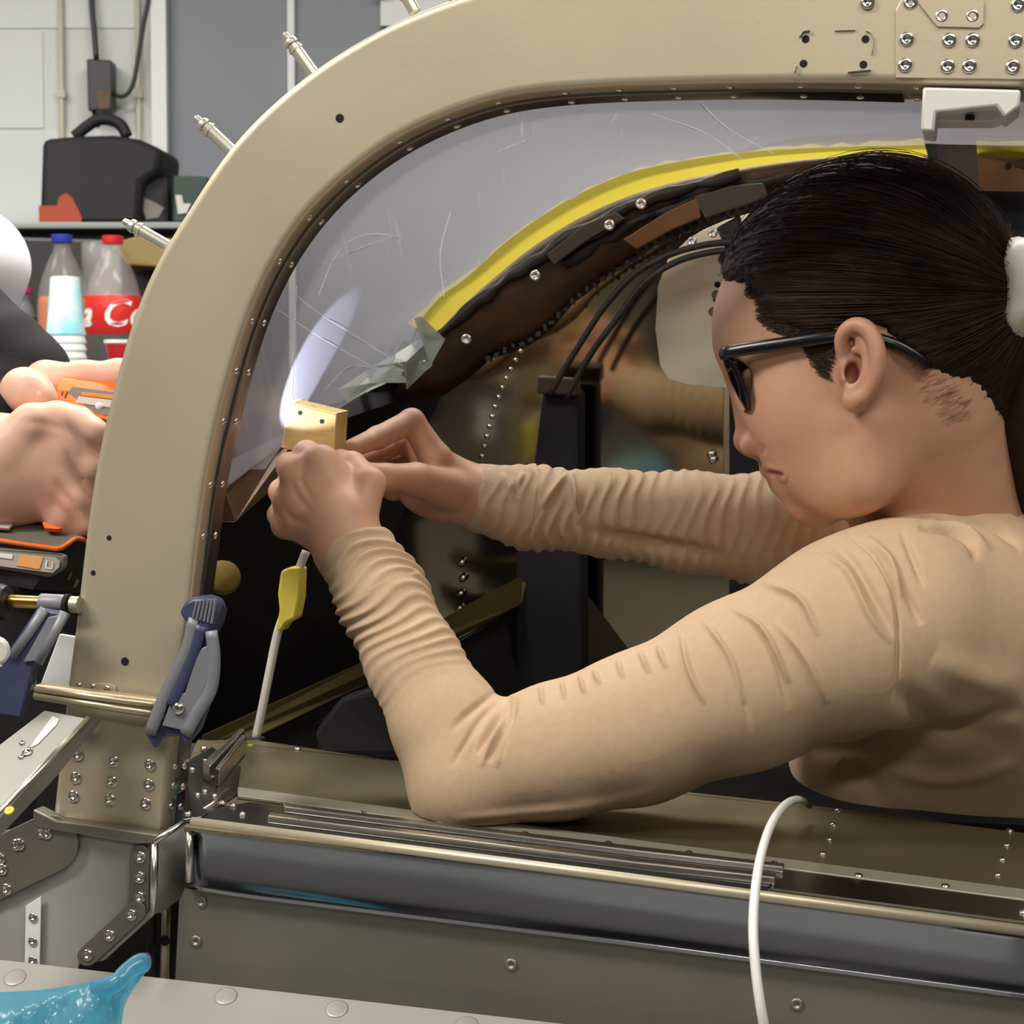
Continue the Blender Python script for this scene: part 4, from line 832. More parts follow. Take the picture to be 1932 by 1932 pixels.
# ================================================================== the woman
HY = math.radians(15); HO_ = P(1664, 700, 1.33)
hf, hl, hu = A3(-math.cos(HY), math.sin(HY), 0), A3(-math.sin(HY), -math.cos(HY), 0), A3(0, 0, 1)
HR = np.stack([hf, hl, hu], 1)
def Rp(deg): a = math.radians(deg); return np.stack([hf * math.cos(a) - hu * math.sin(a), hl, hu * math.cos(a) + hf * math.sin(a)], 1)
def H(x, y, z): return HO_ + (hf * x + hl * y + hu * z) / 1000
def hp(px, py, y): return hit(px, py, (HO_ + hl * y / 1000, hl))      # a head point seen at px, py, y mm off the mid plane
def mir(p): return p - 2 * ((p - HO_) @ hl) * hl
mm = lambda *a: tuple(v / 1000 for v in a)
R20 = Rp(20)
def head(S):
    S.ell(H(13, 0, 48), mm(97, 73, 86), R20, .01)
    S.ell(H(0, 0, 6), mm(72, 65, 56), None, .02)
    S.ell(H(54, 0, -14), mm(42, 56, 66), R20, .03)
    S.ell(H(76, 0, 30), mm(32, 50, 34), R20, .02)                      # forehead and brow
    S.ell(H(56, 0, -64), mm(20, 27, 27), R20, .02)                     # muzzle
    S.ell(H(22, 0, -66), mm(42, 40, 30), R20, .02)
    for sg in (1, -1):
        m_ = (lambda p: p) if sg > 0 else mir
        S.cap(m_(H(43, 6, -89)), m_(hp(1632, 905, 48)), .0125, .013, .012)   # jaw line
        S.cap(m_(hp(1632, 905, 48)), m_(hp(1630, 800, 55)), .013, .014, .016)
        S.ell(m_(hp(1520, 770, 35)), mm(30, 22, 26), R20, .02)              # cheek
        S.ell(m_(hp(1580, 850, 41)), mm(37, 18, 41), R20, .022)
        S.cap(m_(hp(1384, 655, 8)), m_(hp(1440, 664, 44)), .0075, .008, .012)  # brow ridge
    S.ell(H(43, 0, -88), mm(15, 17, 14), None, .012)                    # chin
    S.ell(H(51, 0, -85), mm(8, 10, 9), None, .008)
    for sg in (1, -1):
        m_ = (lambda p: p) if sg > 0 else mir
        S.ell(m_(hp(1405, 712, 31)), mm(13, 17, 12), R20, .010, 's')        # eye socket
        S.ell(m_(hp(1432, 716, 31)), mm(12.5, 14, 11.5), R20, .004)         # lidded eyeball
    # nose
    S.chain([hp(1397, 688, 0), hp(1415, 770, 0), hp(1411, 826, 0)], [.0068, .0075, .0088], .010)
    S.ell(hp(1411, 832, 0), mm(9.5, 9, 9), None, .004)
    for sg in (1, -1):
        m_ = (lambda p: p) if sg > 0 else mir
        S.ell(m_(hp(1427, 838, 12)), mm(11.5, 7, 9), R20, .003)
        S.ell(m_(hp(1423, 859, 8)), mm(8, 4.6, 6.5), None, .003, 's')
    S.cap(hp(1415, 850, 0), hp(1446, 860, 0), .0035, .005, .005)
    # lips
    S.cap(hp(1454, 885, 0), hp(1474, 893, 18), .0060, .0028, .005); S.cap(hp(1454, 885, 0), mir(hp(1474, 893, 18)), .0060, .0028, .005)
    S.cap(hp(1475, 911, 0), hp(1485, 902, 17), .0068, .0028, .005); S.cap(hp(1475, 911, 0), mir(hp(1485, 902, 17)), .0068, .0028, .005)
    S.cap(hp(1450, 897, 0), hp(1484, 899, 22), .0026, .0016, .002, 's'); S.cap(hp(1450, 897, 0), mir(hp(1484, 899, 22)), .0026, .0016, .002, 's')
    # ears
    for sg in (1, -1):
        m_ = (lambda p: p) if sg > 0 else mir
        S.ell(m_(hp(1622, 690, 66)), mm(18, 10, 27), Rp(-8), .006)
        S.ell(m_(hp(1615, 700, 82)), mm(11, 8, 13), Rp(-8), .003, 's')
        hx = [(1598, 684, 72), (1588, 664, 75), (1587, 640, 77), (1597, 622, 79), (1614, 613, 80), (1634, 619, 83), (1649, 640, 85), (1656, 668, 86), (1655, 700, 85), (1645, 728, 82), (1631, 747, 79), (1616, 754, 76)]
        hx = spline([m_(hp(*q)) for q in hx], 26); S.chain(list(hx), list(np.interp(np.arange(26), [0, 4, 10, 18, 22, 25], [.0026, .0040, .0050, .0050, .0050, .0062])), .002)
        ah = spline([m_(hp(*q)) for q in [(1618, 636, 77), (1630, 652, 79), (1636, 676, 81), (1634, 704, 82), (1624, 724, 80), (1608, 732, 78)]], 14)
        S.chain(list(ah), [.0030] * 14, .002)
        S.cap(m_(hp(1612, 660, 77)), m_(hp(1632, 662, 79)), .0022, .0026, .003)
        S.cap(m_(hp(1596, 690, 74)), m_(hp(1599, 714, 76)), .0045, .0045, .004)
        S.ell(m_(hp(1614, 752, 76)), mm(8.5, 5, 9.5), None, .004)
        S.ell(m_(hp(1607, 706, 74)), mm(5, 8, 7), None, .003, 's')
    return S
def fingers(S, F_):
    for pts, r in F_:
        S.chain([P(*p) for p in pts], r, .0035)
W = SDF(); head(W)
# neck and trunk under the shirt
W.cap(H(-32, 0, -30), P(1805, 985, 1.37), .050, .056, .03)
W.cap(P(1740, 880, 1.335), P(1712, 985, 1.345), .030, .030, .02)
W.cap(P(1840, 870, 1.37), P(1960, 980, 1.40), .034, .06, .03)
W.cap(P(1800, 1080, 1.40), P(1980, 1330, 1.44), .075, .08, .03)
W.cap(P(1980, 1330, 1.44), P(2080, 1340, 1.46), .07, .05, .03)
NE, NS_ = P(905, 1468, 1.30), P(1735, 1150, 1.30)
W.chain([P(1770, 1130, 1.37), NS_, P(1300, 1330, 1.295), NE], [.042, .046, .036, .028], .02)
W.chain([NE, P(770, 1240, 1.33), P(668, 1040, 1.362)], [.028, .027, .022], .012)
FE, FS = P(1560, 1012, 1.53), P(1800, 1080, 1.52)
W.chain([P(1820, 1080, 1.46), FS, FE], [.05, .046, .032], .02)
W.chain([FE, P(1200, 975, 1.53), P(892, 935, 1.52)], [.032, .026, .021], .012)
# near (left) hand: back of the hand to the camera, fingers folded away round the block
wr = P(655, 1035, 1.363)
W.cap(wr, P(640, 985, 1.366), .0235, .025, .012)
mc = {'i': (606, 872, 1.372), 'm': (561, 893, 1.378), 'r': (544, 945, 1.384), 'p': (538, 990, 1.388)}
for k, r0, r1 in (('i', .014, .0118), ('m', .014, .0118), ('r', .013, .0108), ('p', .0125, .0098)):
    W.cap(P({'i': 655, 'm': 640, 'r': 628, 'p': 618}[k], 1000, 1.366), P(*mc[k]), r0, r1, .010)
W.ell(P(612, 945, 1.376), (.026, .012, .030), None, .012)
fingers(W, [([mc['i'], (579, 858, 1.402), (592, 872, 1.425), (618, 880, 1.428)], [.0112, .0098, .0085, .0072]),
            ([mc['m'], (548, 880, 1.412), (566, 892, 1.435), (596, 892, 1.438)], [.0112, .0098, .0085, .0072]),
            ([mc['r'], (532, 928, 1.414), (556, 930, 1.434), (590, 915, 1.436)], [.0102, .0092, .0080, .0070]),
            ([mc['p'], (527, 972, 1.412), (552, 965, 1.430), (580, 945, 1.432)], [.0092, .0082, .0072, .0062]),
            ([(672, 975, 1.366), (698, 912, 1.372), (664, 878, 1.392), (643, 868, 1.412)], [.0155, .0108, .0096, .0080])])
# far (right) hand: index finger and thumb pinch the edge of the block
wf = P(890, 935, 1.52)
W.cap(wf, P(850, 925, 1.516), .0225, .024, .012)
fm = {'i': (822, 866, 1.500), 'm': (818, 880, 1.518), 'r': (815, 905, 1.534), 'p': (822, 940, 1.545)}
for k in 'imrp': W.cap(P(858, 922 + {'i': -12, 'm': 0, 'r': 8, 'p': 16}[k], 1.518), P(*fm[k]), .0150, .0125, .010)
W.ell(P(815, 925, 1.52), (.026, .018, .020), None, .012)
fingers(W, [([fm['i'], (777, 795, 1.496), (712, 826, 1.472), (664, 846, 1.446)], [.0118, .0096, .0084, .0070]),
            ([fm['m'], (765, 830, 1.522), (705, 858, 1.500), (668, 872, 1.478)], [.0115, .0094, .0082, .0070]),
            ([fm['r'], (760, 875, 1.535), (715, 890, 1.515), (690, 888, 1.496)], [.0108, .0090, .0080, .0068]),
            ([fm['p'], (775, 925, 1.545), (740, 925, 1.535), (715, 912, 1.520)], [.0096, .0084, .0074, .0062]),
            ([(850, 925, 1.500), (785, 905, 1.472), (728, 902, 1.452), (690, 893, 1.442)], [.0165, .0125, .0105, .0085])])
allp = np.array([P(480, 820, 1.45), P(1990, 300, 1.3), P(1990, 1500, 1.48), P(860, 1580, 1.3), P(640, 740, 1.55), H(125, 80, 160), H(-100, -85, -110)])
lo = allp.min(0) - .03; hi = allp.max(0) + .03
hi[0] = P(2010, 1000, 1.40)[0]; lo[1] = min(lo[1], H(0, 105, 0)[1])
VB, QB = W.mesh(lo, hi, .0017)
VB = smoothV(VB, QB, 1, .4)
X, Y, D_ = proj(VB); hq = (VB - HO_) @ HR * 1000
wgt = np.clip((60 - np.hypot((X - 1560) / 1.25, Y - 900)) / 25 + 1, 0, 1) * (D_ < 1.33) * (hq[:, 1] > 8) * (np.hypot(X - 1420, Y - 840) > 34) * (np.hypot(X - 1462, Y - 895) > 24)
Vs_ = smoothV(VB, QB, 40, .6); VB = VB + (Vs_ - VB) * wgt[:, None]
NBv = vnorm(VB, QB)
X, Y, D_ = proj(VB); front = ((CAM - VB) * NBv).sum(1) > 0
hx_ = (VB - HO_) @ HR * 1000
# skin folds that are part of the shape
def fold(V, N, poly, wpx, amp, ok, X, Y, taper=True):
    d, t = pdist(X, Y, poly); f = np.exp(-(d / wpx) ** 2) * (np.sin(math.pi * np.clip(t, .02, .98)) ** .5 if taper else 1)
    return V + N * (amp * f * ok)[:, None]
nearhead = front & (D_ < 1.42) & (X > 1340) & (Y < 1010)
VB = fold(VB, NBv, [(1436, 838), (1442, 850), (1438, 858)], 4, -.0010, nearhead, X, Y)
hand1 = front & (D_ < 1.41) & (X < 760) & (Y < 1060)
for pl_ in ([(578, 862), (566, 905), (590, 945)], [(552, 905), (556, 930), (585, 965)], [(536, 958), (548, 978), (580, 990)]):
    VB = fold(VB, NBv, pl_, 7, -.0010, hand1, X, Y)
hand2 = front & (D_ > 1.41) & (X > 640) & (X < 920) & (Y < 1010)
for pl_ in ([(760, 812), (752, 842), (752, 868)], [(742, 815), (735, 840)], [(768, 830), (758, 862)]): VB = fold(VB, NBv, pl_, 4, -.0009, hand2, X, Y)
VB = fold(VB, NBv, [(1450, 893), (1460, 891), (1478, 897)], 3.5, -.0020, nearhead, X, Y)
VB = fold(VB, NBv, [(1446, 884), (1458, 884), (1474, 892)], 5, .0012, nearhead, X, Y)
VB = fold(VB, NBv, [(1462, 902), (1470, 904), (1480, 906)], 5, .0007, nearhead, X, Y)
lipd = np.exp(-(pdist(X, Y, [(1446, 887), (1458, 890), (1470, 896)])[0] / 8.5) ** 4) * nearhead * .75
tint = np.zeros(len(VB))
def blush_or_shade(c, r, a):
    global tint
    tint = np.maximum(tint, a * np.exp(-(((VB - c) ** 2).sum(1)) / (r * r)))
for p, r, a in ((hp(1462, 890, 9), .0105, 1.), (hp(1478, 906, 9), .009, .6), (hp(1405, 838, 0), .014, .35), (hp(1422, 852, 8), .005, .9), (hp(1417, 846, 15), .0055, .8), (hp(1640, 660, 78), .03, .28), (hp(1606, 706, 74), .008, .9), (hp(1500, 800, 50), .03, .10), (P(779, 790, 1.49), .012, .3), (P(579, 858, 1.39), .010, .35), (P(540, 890, 1.40), .010, .3), (P(643, 868, 1.40), .010, .25), (P(530, 940, 1.40), .012, .3), (P(664, 846, 1.46), .01, .3), (hp(1690, 690, 60), .018, .3)): blush_or_shade(p, r, a)  # skin redness, with the dark of nostrils and ear hollow painted in
tint = np.maximum(tint, .95 * lipd)
person = mk('person', (VB, QB), M['skin'], smooth=True)
at = person.data.attributes.new('tint', 'FLOAT', 'POINT'); at.data.foreach_set('value', tint.astype(np.float32))
tag(person, 'woman in a beige long sleeved top leaning in and holding a wooden block', 'person')

# shirt
S = SDF()
S.chain([P(668, 1034, 1.362), P(722, 1130, 1.345), P(780, 1250, 1.33), P(845, 1370, 1.315), P(893, 1462, 1.302)], [.0275, .0292, .0305, .0360, .0385], .012)
S.ell(P(868, 1500, 1.30), (.030, .03, .028), None, .02)
S.chain([P(893, 1462, 1.302), P(1050, 1418, 1.292), P(1200, 1376, 1.288), P(1400, 1292, 1.285), P(1590, 1212, 1.283), P(1700, 1178, 1.29)], [.0375, .0425, .0470, .0535, .0610, .0610], .014)
S.chain([P(888, 936, 1.52), P(1000, 958, 1.53), P(1150, 968, 1.53), P(1300, 985, 1.53), P(1450, 1000, 1.53), FE], [.0262, .0305, .0325, .0375, .0420, .0430], .012)
S.chain([FE, P(1700, 1050, 1.53), P(1820, 1100, 1.49)], [.043, .055, .06], .02)
S.chain([P(1690, 1100, 1.318), P(1790, 1072, 1.335), P(1900, 1052, 1.362), P(2050, 1050, 1.39)], [.029, .0395, .043, .045], .02)
S.chain([P(1700, 1178, 1.29), P(1830, 1220, 1.335), P(1960, 1270, 1.37)], [.061, .076, .085], .035)
S.chain([P(1740, 1200, 1.40), P(1850, 1330, 1.40), P(1990, 1420, 1.42)], [.075, .085, .095], .04)
S.chain([P(1690, 1412, 1.385), P(1800, 1452, 1.385), P(1990, 1476, 1.40)], [.060, .047, .044], .03); S.cap(P(1590, 1420, 1.40), P(1622, 1515, 1.38), .034, .028, .03)
S.ell(P(1640, 1420, 1.395), (.040, .05, .040), None, .03)
# open neck: cut away round the neck
def cut(pc, pd):                               # flat end of a sleeve
    dd = nz(pd - pc); S.fn(lambda Xq: np.maximum((Xq - pc) @ dd, np.linalg.norm(Xq - pc, axis=1) - .06), 's', .001)
cut(P(668, 1030, 1.362), P(722, 1130, 1.345)); cut(P(886, 936, 1.52), P(1000, 958, 1.53))
lo = np.array([P(590, 900, 1.36), P(860, 1585, 1.3), P(860, 860, 1.5), P(1700, 1000, 1.2)]).min(0) - .012
hi = np.array([P(1900, 850, 1.6), P(1700, 1000, 1.65)]).max(0) + .01; hi[0] = P(2010, 1000, 1.40)[0] - .002; lo[2] = P(860, 1575, 1.29)[2] - .004
VS, QS = S.mesh(lo, hi, .0034)
VS = smoothV(VS, QS, 2, .5)
VS, QS = subdiv(VS, QS); VS = smoothV(VS, QS, 2, .5); VS, QS = subdiv(VS, QS); VS = smoothV(VS, QS, 3, .5)
NSv = vnorm(VS, QS)
X, Y, D_ = proj(VS); front = np.clip(((CAM - VS) * NSv).sum(1) / np.linalg.norm(CAM - VS, axis=1) * 4 + 1, 0, 1)
disp = np.zeros(len(VS))
rg = lambda x, p: (.5 + .5 * np.cos(2 * math.pi * x)) ** p
def arm_terms(pts, maxd):
    d, s_, vec = axis_param(VS, pts); ok = d < maxd; ax = nz(np.asarray(pts[-1]) - np.asarray(pts[0])); e1 = nz(np.cross(ax, CAM - np.asarray(pts[0]))); e2 = np.cross(e1, ax)
    return ok, s_, np.arctan2(vec @ e1, vec @ e2)
pn = [P(655, 1010, 1.364), P(722, 1130, 1.345), P(780, 1250, 1.33), P(845, 1370, 1.315), P(893, 1462, 1.302)]
ok, s_, th = arm_terms(pn, .046)
ok = ok & (Y < 1400) & (X < 960)
wob = .004 * np.sin(2 * th + 3) + .003 * np.sin(3 * th + 60 * s_) + .0045 * np.sin(th)
ph = (s_ + wob) / np.interp(s_, [0, .05, .13], [.0125, .0105, .009])
disp += ok * (rg(ph, 1.4) - .4) * np.interp(s_, [0, .012, .03, .06, .10, .135], [.0003, .0022, .0036, .0030, .0016, 0.]) * (.65 + .35 * np.sin(1.7 * th + 90 * s_))
# folds at the bend of the elbow and along the upper arm (ridges), read off as lines on the sleeve
nearA = front * (D_ < 1.40) * (X > 640); RG = 1.7
def ridge(poly, wpx, amp, ok=None, taper=True):
    global disp
    wpx = wpx * .75 if wpx < 14 else wpx
    pts = spline([(a, b, 0) for a, b in poly], 14)[:, :2]; ok = nearA if ok is None else ok
    q = np.where((ok > 0) & (X > pts[:, 0].min() - 3 * wpx) & (X < pts[:, 0].max() + 3 * wpx) & (Y > pts[:, 1].min() - 3 * wpx) & (Y < pts[:, 1].max() + 3 * wpx))[0]
    d, t = pdist(X[q], Y[q], pts); disp[q] += RG * amp * np.exp(-(d / wpx) ** 2) * (np.sin(math.pi * t) ** .9 if taper else 1) * ok[q]
for p_, w__, a_2 in ((((958, 1306), (915, 1350), (880, 1400), (850, 1450)), 9, -.0026), (((962, 1310), (930, 1365), (900, 1425)), 8, -.0030), (((966, 1312), (945, 1375), (920, 1440)), 8, -.0030), (((975, 1312), (958, 1380), (942, 1435)), 8, -.0024), (((945, 1300), (890, 1340), (850, 1380)), 9, -.0018), (((936, 1330), (900, 1372), (872, 1430)), 7, .0016), (((955, 1345), (925, 1405), (905, 1450)), 7, .0016), (((968, 1350), (948, 1410), (936, 1450)), 7, .0014),
                  (((1285, 1192), (1300, 1260), (1330, 1330)), 7, .0022), (((1325, 1168), (1375, 1235), (1405, 1330)), 8, .0026), (((1370, 1142), (1440, 1190), (1490, 1290)), 8, .0026), (((1435, 1098), (1510, 1130), (1545, 1200)), 9, .0022), (((1240, 1215), (1258, 1262)), 7, .0018), (((1205, 1226), (1225, 1270)), 7, .0018), (((1165, 1242), (1175, 1280)), 6, .0014), (((1120, 1262), (1132, 1292)), 6, .0018), (((1095, 1272), (1104, 1310)), 6, .0020), (((1060, 1282), (1066, 1320)), 6, .0014), (((1020, 1292), (1024, 1330)), 6, .0014), (((1460, 1170), (1520, 1240), (1560, 1330)), 10, .0018), (((1350, 1180), (1385, 1260), (1420, 1380)), 8, -.0012), (((1400, 1150), (1455, 1230), (1490, 1340)), 8, -.0012),
                  (((1600, 1010), (1650, 1050), (1685, 1120), (1695, 1200), (1690, 1290), (1682, 1330)), 5, -.0022), (((1560, 1020), (1610, 1060), (1650, 1130), (1690, 1205)), 12, -.0026), (((1545, 1040), (1600, 1080), (1640, 1160), (1680, 1215)), 9, .0020), (((1630, 1010), (1680, 1060), (1700, 1130)), 10, .0024), (((1700, 1000), (1725, 1060), (1745, 1110)), 9, -.0020), (((1730, 994), (1790, 1000), (1830, 1020), (1842, 1060)), 9, -.0042), (((1760, 978), (1830, 975), (1890, 1000), (1930, 1040)), 11, -.0044), (((1745, 985), (1820, 1000), (1870, 1040)), 10, .0024), (((1700, 1090), (1725, 1150), (1740, 1180)), 10, -.0022), (((1860, 945), (1900, 955), (1940, 980)), 8, -.0022),
                  (((1690, 1290), (1780, 1380), (1930, 1400)), 26, -.004), (((1520, 1412), (1650, 1405), (1780, 1395), (1930, 1330)), 18, -.006), (((1580, 1440), (1640, 1480), (1650, 1530)), 22, -.003), (((1640, 1440), (1780, 1470), (1930, 1440)), 16, .002), (((1760, 1240), (1850, 1280), (1940, 1290)), 30, .003), (((855, 1545), (960, 1535), (1100, 1520), (1250, 1490)), 12, .0015)):
    ridge(p_, w__, a_2)
# far sleeve: close cross folds
pf = [P(885, 935, 1.52), P(1000, 958, 1.53), P(1150, 968, 1.53), P(1300, 985, 1.53), P(1450, 1000, 1.53), FE]
ok, s_, th = arm_terms(pf, .052); ok = ok & (D_ > 1.43)
wob = .003 * np.sin(2 * th) + .002 * np.sin(5 * th + 80 * s_) + .004 * np.sin(th + 1) * np.interp(s_, [0, .1, .25], [0, .3, 1])
lam = np.interp(s_, [0, .08, .2, .24, .28], [.013, .0105, .0125, .0085, .0085])
disp += ok * (rg(np.cumsum([0])[0] + (s_ + wob) / .0115, 1.6) - .35) * np.interp(s_, [0, .02, .06, .12, .18, .225, .24, .28], [.0003, .0014, .0024, .0022, .0018, .0022, .0036, .0030]) * (.6 + .4 * np.sin(2.3 * th + 70 * s_ + 1))
farA = front * (D_ > 1.43)
for p_, w__, a_2 in ((((1075, 890), (1085, 930), (1092, 990)), 8, .004), (((1075, 890), (1040, 930), (1020, 960)), 8, .003), (((950, 890), (965, 930), (975, 950)), 7, .002), (((990, 890), (975, 920)), 7, .002), (((1100, 1000), (1250, 1030), (1380, 1050)), 14, -.004)): ridge(p_, w__, a_2, farA)
VS = VS + NSv * disp[:, None]
# never below the sill
fl = (VS - a_) @ NS; lowm = fl < .0032; lowm &= (X > 780); VS = VS + NS * np.where(lowm & (D_ < 1.6) & (fl > -.045), .0032 - fl, 0)[:, None]
mk('shirt', (VS, QS), M['shirt'], person, smooth=True, label='beige long sleeved knit top with gathered sleeves')

# hair: cap, tail and strands
HA = SDF(); HA.ell(H(12, 0, 52), mm(100, 77, 91), R20, .01); HA.ell(H(-8, 0, 10), mm(74, 66, 56), R20, .02)
HA.ell(H(-46, 4, 40), mm(36, 46, 48), None, .03); HA.cap(H(-60, 8, 42), H(-84, 14, 47), .034, .017, .02)
HA.cap(H(-60, 0, -10), H(-78, 6, 22), .035, .026, .02)
hl_px = [(1300, 200), (1300, 500), (1362, 524), (1376, 541), (1402, 540), (1420, 562), (1424, 596), (1446, 612), (1478, 622), (1512, 634), (1530, 652), (1520, 670), (1512, 684), (1530, 704), (1548, 716), (1562, 700), (1574, 668), (1578, 640), (1590, 616), (1612, 604), (1640, 612), (1664, 622), (1700, 652), (1742, 698), (1790, 726), (1850, 764), (1880, 800), (2000, 900), (2000, 200)]
poly2 = np.array([((p - HO_) @ hf, (p - HO_) @ hu) for p in (hp(x, y, 66 if 1400 < x < 1900 else 10) for x, y in hl_px)])
def sd_poly(q, v):
    d = np.full(len(q), 1e9); s = np.ones(len(q)); n = len(v); j = n - 1
    for i in range(n):
        e = v[j] - v[i]; w_ = q - v[i]; b = w_ - e * np.clip((w_ @ e) / (e @ e), 0, 1)[:, None]; d = np.minimum(d, (b * b).sum(1))
        c1 = q[:, 1] >= v[i, 1]; c2 = q[:, 1] < v[j, 1]; c3 = e[0] * w_[:, 1] > e[1] * w_[:, 0]
        f = (c1 & c2 & c3) | (~c1 & ~c2 & ~c3); s = np.where(f, -s, s); j = i
    return s * np.sqrt(d)
HA.fn(lambda Xq: sd_poly(np.stack([(Xq - HO_) @ hf, (Xq - HO_) @ hu], 1), poly2), 'i', .008)
c8 = np.array([H(a, b, c) for a in (-125, 125) for b in (-90, 90) for c in (-90, 160)])
VH, QH = HA.mesh(c8.min(0), c8.max(0), .0026); VH = smoothV(VH, QH, 2, .5)
NH = vnorm(VH, QH)
TIE = H(-90, 16, 47)
# combed grooves running to the tie
rel = VH - TIE; a1 = np.arctan2(rel @ hl, rel @ hu); VH = VH + NH * (.0006 * np.sin(a1 * 46 + 3 * np.sin(a1 * 9)) + .0005 * np.sin(a1 * 93))[:, None]
hair = mk('hair', (VH, QH), M['hair'], person, smooth=True, label='dark brown hair combed back into a low tied tail')
tail = [TIE, P(1955, 600, 1.30), P(1962, 700, 1.305), P(1962, 800, 1.31), P(1968, 900, 1.32), P(1985, 1010, 1.33)]
tl_ = spline(tail, 24); mk('hair_tail', tube(tl_, np.interp(np.linspace(0, 1, 24), [0, .15, .5, 1], [.014, .024, .030, .016]), 18), M['hair'], person, smooth=True)
def strand_mesh(paths, r=.00035):
    Vs, Fs = [], []; n0 = 0
    for q in paths:
        m = len(q); T = np.gradient(q, axis=0); T /= np.linalg.norm(T, axis=1)[:, None] + 1e-9; e1 = np.cross(T, hl); e1 /= np.linalg.norm(e1, axis=1)[:, None] + 1e-9; e2 = np.cross(T, e1)
        rr = r * np.sin(np.pi * (np.linspace(.06, .97, m))) ** .4
        R3 = np.stack([q + rr[:, None] * (math.cos(a) * e1 + math.sin(a) * e2) for a in (0, 2.094, 4.189)], 1); Vs.append(R3.reshape(-1, 3))
        i = np.arange(m - 1)[:, None] * 3; k = np.arange(3)[None]; Fs.append(np.stack([i + k, i + (k + 1) % 3, i + 3 + (k + 1) % 3, i + 3 + k], -1).reshape(-1, 4) + n0); n0 += 3 * m
    return np.vstack(Vs), np.vstack(Fs)
ins = np.where(sd_poly(np.stack([(VH - HO_) @ hf, (VH - HO_) @ hu], 1), poly2) < -.0015)[0]; sel = ins[RNG.choice(len(ins), 2600, replace=True)]; p = VH[sel].copy() + RNG.normal(0, .0015, (2600, 3)); lift = RNG.uniform(.0, .0013, 2600) + (RNG.random(2600) < .04) * RNG.uniform(0, .004, 2600)
def hgrad(q):
    e = .0015; g = np.stack([HA.eval(q + e * np.eye(3)[k]) - HA.eval(q - e * np.eye(3)[k]) for k in range(3)], 1); return g / (np.linalg.norm(g, axis=1)[:, None] + 1e-9)
HB = SDF(); HB.p = [x for x in HA.p if x[0] != 'f']
def hg2(q):
    e = .002; g = np.stack([HB.eval(q + e * np.eye(3)[k]) - HB.eval(q - e * np.eye(3)[k]) for k in range(3)], 1); return g / (np.linalg.norm(g, axis=1)[:, None] + 1e-9)
g = hg2(p); t = TIE - p; t -= g * (t * g).sum(1)[:, None]; t /= np.linalg.norm(t, axis=1)[:, None] + 1e-9; ed = sd_poly(np.stack([(p - HO_) @ hf, (p - HO_) @ hu], 1), poly2) > -.006; pre = p - t * (RNG.uniform(.001, .008, 2600) * ed)[:, None] - g * (.003 * ed)[:, None]
path = [p.copy()]; steps = 13
ln = RNG.uniform(.35, .95, 2600)
for i in range(steps):
    g = hg2(p); dirv = TIE + hf * .004 - p; dist = np.linalg.norm(dirv, axis=1)[:, None]; t = dirv - g * (dirv * g).sum(1)[:, None]; t /= np.linalg.norm(t, axis=1)[:, None] + 1e-9
    p = p + t * np.minimum(dist * .5, .010 * (.6 + ln)[:, None]); p = p - hg2(p) * (HB.eval(p) - lift)[:, None]; path.append(p.copy())
path = np.stack(path, 1); inside = np.all(np.stack([sd_poly(np.stack([(path[:, k] - HO_) @ hf, (path[:, k] - HO_) @ hu], 1), poly2) < .0015 for k in range(path.shape[1])], 1), 1); path = np.concatenate([pre[:, None], path], 1)[inside]
mk('hair_strands', strand_mesh(path, .00028), M['strand'], person, smooth=True, kind='stuff')
# loose short hair: nape fuzz, sideburn and temple
def on_skin(q, off=.0003):
    for _ in range(4):
        g = np.stack([W.eval(q + .002 * np.eye(3)[k]) - W.eval(q - .002 * np.eye(3)[k]) for k in range(3)], 1); g /= np.linalg.norm(g, axis=1)[:, None] + 1e-9; q = q - g * (W.eval(q) - off)[:, None]
    return q
def fuzz(name, n, poly, dirf, ln_, r, m_):
    poly = np.array(poly, float); x0, y0 = poly.min(0); x1, y1 = poly.max(0); q = np.stack([RNG.uniform(x0, x1, 6 * n), RNG.uniform(y0, y1, 6 * n)], 1); q = q[sd_poly(q, poly) < 0][:n]
    b_ = on_skin(np.array([hp(x, y, 66) for x, y in q])); L = RNG.uniform(.5, 1, len(b_)) * ln_; dr_ = dirf + RNG.normal(0, .16, (len(b_), 3)); P_ = [b_]
    for k in range(5): P_.append(on_skin(P_[-1] + dr_ * (L / 5)[:, None], .0004 + .0002 * k))
    mk(name, strand_mesh(np.stack(P_, 1), r), m_, person, smooth=True, kind='stuff')
fuzz('nape_hair', 130, [(1700, 668), (1850, 768), (1870, 800), (1800, 820), (1740, 760)], -hf * .75 + hu * .35, .013, .0001, M['nape'])
fuzz('sideburn_hair', 420, [(1500, 640), (1584, 632), (1574, 670), (1556, 712), (1540, 708), (1526, 684)], -hf * .8 - hu * .25, .012, .00022, M['strand'])
fuzz('temple_hair', 520, [(1362, 520), (1404, 532), (1424, 556), (1428, 590), (1450, 606), (1512, 626), (1520, 646), (1440, 624), (1414, 600), (1404, 560), (1366, 542)], -hf * .95 + hu * .1, .014, .00018, M['strand'])

